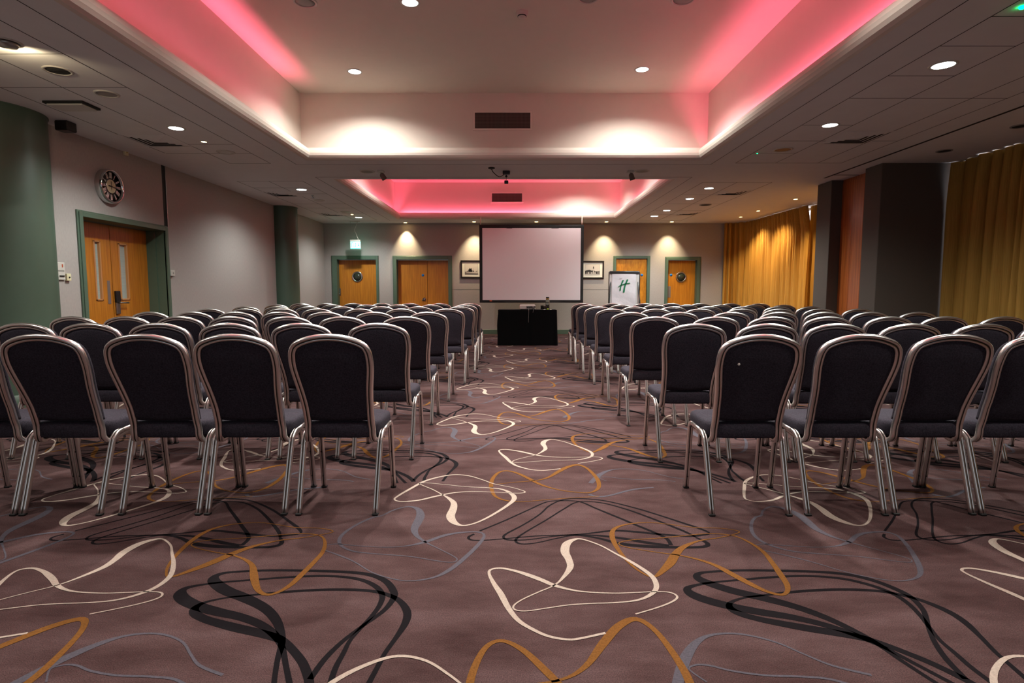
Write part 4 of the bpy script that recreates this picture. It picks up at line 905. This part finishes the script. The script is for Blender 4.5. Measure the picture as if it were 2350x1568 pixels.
# ------------------------------------------------------------------ chairs
def fluted(w, d):
    """tube section: wide axis w, depth d, with two ribs on both faces"""
    hw, hd = w / 2, d / 2
    top = [(-hw, -hd * 0.45), (-hw, hd * 0.45), (-hw * 0.8, hd * 0.9), (-hw * 0.45, hd), (-hw * 0.16, hd * 0.86), (-hw * 0.07, hd * 0.55), (hw * 0.07, hd * 0.55), (hw * 0.16, hd * 0.86), (hw * 0.45, hd), (hw * 0.8, hd * 0.9), (hw, hd * 0.45), (hw, -hd * 0.45)]
    bot = [(hw * 0.8, -hd * 0.9), (hw * 0.45, -hd), (hw * 0.16, -hd * 0.86), (hw * 0.07, -hd * 0.55), (-hw * 0.07, -hd * 0.55), (-hw * 0.16, -hd * 0.86), (-hw * 0.45, -hd), (-hw * 0.8, -hd * 0.9)]
    mis = [0] * 20; mis[4] = mis[5] = mis[6] = 1; mis[14] = mis[15] = mis[16] = 1
    return top + bot, mis
RY = -0.19    # rear leg y in chair space (origin under the seat centre)
def by(z):    # back plane: y of the back frame at height z
    pts = [(0.34, 0.100), (0.45, 0.090), (0.55, 0.064), (0.68, 0.014), (0.80, -0.028), (0.95, -0.072)]
    for (a, ya), (b, yb) in zip(pts, pts[1:]):
        if z <= b: return RY + ya + (yb - ya) * (z - a) / (b - a)
    return RY + pts[-1][1]
HALF = [(0.168, 0.43), (0.165, 0.47), (0.166, 0.53), (0.170, 0.60), (0.178, 0.67), (0.187, 0.73), (0.192, 0.775), (0.192, 0.815), (0.185, 0.856), (0.163, 0.886), (0.113, 0.908), (0.056, 0.921), (0.0, 0.925)]
def outline(inset=0.0):
    h = smooth_path([Vector((x, z, 0)) for x, z in HALF], 4); pts = [(p.x, p.y) for p in h]
    full = pts + [(-x, z) for x, z in reversed(pts[:-1])]
    return full
def make_chair():
    root = thing('banquet_chair', 'x', 'chair')
    prof, mis = fluted(0.036, 0.025); prof2, mis2 = fluted(0.029, 0.024)
    # back frame
    o = outline(); path = [Vector((x, by(z), z)) for x, z in o]
    foot = [(0.180, RY + 0.28, 0.384), (0.179, RY + 0.20, 0.374), (0.177, RY + 0.150, 0.363), (0.174, RY + 0.112, 0.367), (0.169, RY + 0.095, 0.390)]
    foot = [Vector(p) for p in foot]
    pre = smooth_path(foot + [path[0]], 3)[:-1]
    post = [Vector((-p.x, p.y, p.z)) for p in reversed(pre)]
    mb = MB(); mb.sweep(pre + path + post, prof, (1, 0, 0), mis=mis); f = mb.build('back_frame', ['chair_metal', 'groove'], root)
    # back pad: fills the frame (rear skin) with a cushion in front
    n = len(o); mb = MB(); rings = []
    cz = 0.66
    def ring(scale, yoff, low=0.0):
        out = []
        for x, z in [q for q in o if q[1] >= 0.474]:
            xs = x * (1 - (1 - scale) * 1.0); zz = cz + (z - cz) * (1 - (1 - scale) * 0.72)
            out.append((xs, by(zz) + yoff, zz))
        return out
    def close(r, y0):   # lower edge, bowed downwards
        a, b = r[-1], r[0]; ex = []
        for k in range(1, 12):
            t = k / 12; x = a[0] + (b[0] - a[0]) * t; z = a[2] - 0.012 * math.sin(PI * t)
            ex.append((x, by(z) + y0, z))
        return r + ex
    RG = []
    for scv, yo in ((0.40, -0.010), (0.80, -0.010), (0.905, -0.004), (0.935, 0.004), (0.955, 0.012), (1.02, 0.012), (1.045, 0.018), (1.045, 0.032), (1.01, 0.043), (0.90, 0.049), (0.40, 0.051)):
        r = ring(scv, yo); RG.append(close(r, yo))
    m = len(RG[0]); vs = [p for r in RG for p in r]; fs = []
    for k in range(len(RG) - 1):
        for i in range(m): j = (i + 1) % m; fs.append((k * m + i, k * m + j, (k + 1) * m + j, (k + 1) * m + i))
    fs.append(tuple(range(m))); fs.append(tuple(reversed(range((len(RG) - 1) * m, len(RG) * m))))
    mb.add(vs, fs, 0, True); b_ = mb.build('backrest', 'fabric', root)
    # seat cushion
    mb = MB(); per = []
    def sup(t):
        c, s_ = math.cos(t), math.sin(t); e = 0.42; x = math.copysign(abs(c) ** e, c); y = math.copysign(abs(s_) ** e, s_)
        w = 0.203 + 0.004 * y; return (x * w, 0.074 + y * 0.192)
    K = 44; pr = [sup(2 * PI * k / K) for k in range(K)]
    lv = [(0.80, 0.384), (0.965, 0.386), (0.995, 0.396), (1.0, 0.432), (0.998, 0.446), (0.975, 0.458), (0.92, 0.465), (0.6, 0.471)]
    vs = []; fs = []
    for sc_, z in lv:
        for x, y in pr: vs.append((x * sc_, 0.074 + (y - 0.074) * sc_, z))
    for k in range(len(lv) - 1):
        for i in range(K): j = (i + 1) % K; fs.append((k * K + i, k * K + j, (k + 1) * K + j, (k + 1) * K + i))
    fs.append(tuple(range(K))); fs.append(tuple(range((len(lv) - 1) * K, len(lv) * K)))
    mb.add(vs, fs, 0, True); s_ = mb.build('seat', 'fabric', root)
    kids = [f, b_, s_]
    for sx in (1, -1):
        X = 0.202; rear = smooth_path([(X - 0.004, RY, 0.0), (X - 0.002, RY + 0.062, 0.19), (X, RY + 0.113, 0.345), (X, RY + 0.130, 0.378), (X, RY + 0.158, 0.398), (X, RY + 0.19, 0.402)], 4)
        front = smooth_path([(X, RY + 0.32, 0.408), (X, RY + 0.345, 0.406), (X, RY + 0.368, 0.390), (X, RY + 0.377, 0.36), (X + 0.001, RY + 0.397, 0.19), (X + 0.002, RY + 0.42, 0.0)], 4)
        mid = [rear[-1], (X, RY + 0.25, 0.405), front[0]]
        for nm, pth in (('leg', rear), ('leg', front), ('side_rail', mid)):
            mb = MB(); mb.sweep([Vector((sx * p[0], p[1], p[2])) for p in pth], prof2, (1, 0, 0), mis=mis2)
            if pth is front:
                for zz, yy in ((0.075, RY + 0.4095), (0.225, RY + 0.392)): mb.lathe([(0, -0.0135), (0.0035, -0.0135), (0.0035, -0.009)], (sx * (X + 0.001), yy, zz), (0, 1, 0), 8, mi=2)
            lg = mb.build(nm, ['chair_metal', 'groove', 'rubber'], root); kids.append(lg)
            if nm == 'leg':
                end = min(pth, key=lambda p: p[2]); mb = MB(); mb.box((sx * end[0] - 0.0155, end[1] - 0.013, 0.0), (sx * end[0] + 0.0155, end[1] + 0.013, 0.012), bev=0.003)
                c = mb.build('foot_cap', 'rubber', lg); KIDS[lg.name] = [c]
    mb = MB(); mb.box((-0.19, -0.04, 0.374), (0.19, -0.01, 0.385)); mb.box((-0.19, 0.14, 0.374), (0.19, 0.17, 0.385)); kids.append(mb.build('seat_rail', 'groove', root))
    KIDS[root.name] = kids
    return root
proto = make_chair()
ORD = ['aisle', 'second', 'third', 'fourth', 'fifth', 'sixth', 'seventh']
ROW = ['nearest', 'second', 'third', 'fourth', 'fifth', 'sixth', 'seventh', 'farthest']
LEFT = [(1182, [760, 543, 342, 107, -95]), (1055, [871, 695, 532, 370, 213, 73]), (976, [932, 789, 666, 537, 425, 298, 187]), (922, [983, 861, 750, 645, 547, 451, 349]),
        (882, [1028, 922, 828, 732, 650, 568, 488]), (856, [1056, 962, 877, 788, 712, 641, 571]), (833, [1067, 990, 914, 845, 766, 700, 638]), (817, [1078, 1010, 942, 877, 813, 752, 692])]
RIGHT = [(1183, [1740, 1969, 2180, 2381]), (1062, [1594, 1758, 1914, 2082, 2247, 2405]), (978, [1502, 1640, 1767, 1894, 2034, 2162, 2296]), (923.5, [1446, 1557, 1674, 1783, 1888, 1994, 2100]),
         (883, [1404, 1504, 1604, 1698, 1785, 1877, 1968]), (857, [1374, 1455, 1543, 1624, 1703, 1783, 1857]), (836, [1352, 1424, 1501, 1575, 1652, 1727, 1796]), (819, [1338, 1405, 1476, 1540, 1606, 1675, 1741])]
first = True; SP = 0.443
for side, rows in (('left', LEFT), ('right', RIGHT)):
    sg = -1 if side == 'left' else 1
    for r, (ly, xs) in enumerate(rows):
        Yr = at_z(1175, ly, 0).y; Ysh = Yr - 0.030; prev = None
        for k, px in enumerate(xs):
            X = at_y(px, 784 - (784 - 669) + (830 - 669) * 2.8 / Ysh, Ysh).x
            if prev is not None and (X - prev) * sg < SP: X = prev + sg * SP
            prev = X
            ch = proto if first else copy_tree(proto); first = False
            ch.location = (X, Yr - RY + random.uniform(-0.008, 0.008), 0); ch.rotation_euler = (0, 0, math.radians(random.uniform(-0.25, 0.25)))
            pos = 'at the aisle end' if k == 0 else '%s from the aisle' % ORD[k]
            row = {0: 'the nearest row', 7: 'the farthest row'}.get(r, ROW[r] + ' row from viewer')
            ch['label'] = 'dark silver-framed chair %s in %s, %s block' % (pos, row, side)
            ch['group'] = 'banquet chairs in rows %s of the aisle' % side
            if side == 'right' and r == 0 and k == 0:
                ch['label'] = 'dark silver-framed chair with a pale fleck on its back, nearest row, right block'
                mb = MB(); zf = 0.80; xf = at_y(1695, 847, Ysh - 0.01).x - X
                mb.lathe([(0, -0.001), (0.006, -0.0005), (0.007, 0.001)], (xf, by(0.79) - 0.0115, 0.79), (0, 1, 0), 10); mb.build('lint_fleck', 'mount', ch)

# ------------------------------------------------------------------ world / view
wd = bpy.data.worlds.new('world'); sc.world = wd; wd.use_nodes = True
wd.node_tree.nodes['Background'].inputs[0].default_value = (0.5, 0.55, 0.6, 1); wd.node_tree.nodes['Background'].inputs[1].default_value = 0.55
sc.view_settings.view_transform = 'Standard'; sc.view_settings.look = 'None'; sc.view_settings.gamma = 1; sc.view_settings.use_curve_mapping = False
sc.view_settings.exposure = 0.68
cy = sc.cycles; cy.max_bounces = 6; cy.use_adaptive_sampling = True; cy.adaptive_threshold = 0.02; cy.diffuse_bounces = 4; cy.glossy_bounces = 3; cy.transmission_bounces = 6; cy.sample_clamp_indirect = 4.0; cy.use_denoising = True; cy.caustics_reflective = False; cy.caustics_refractive = False
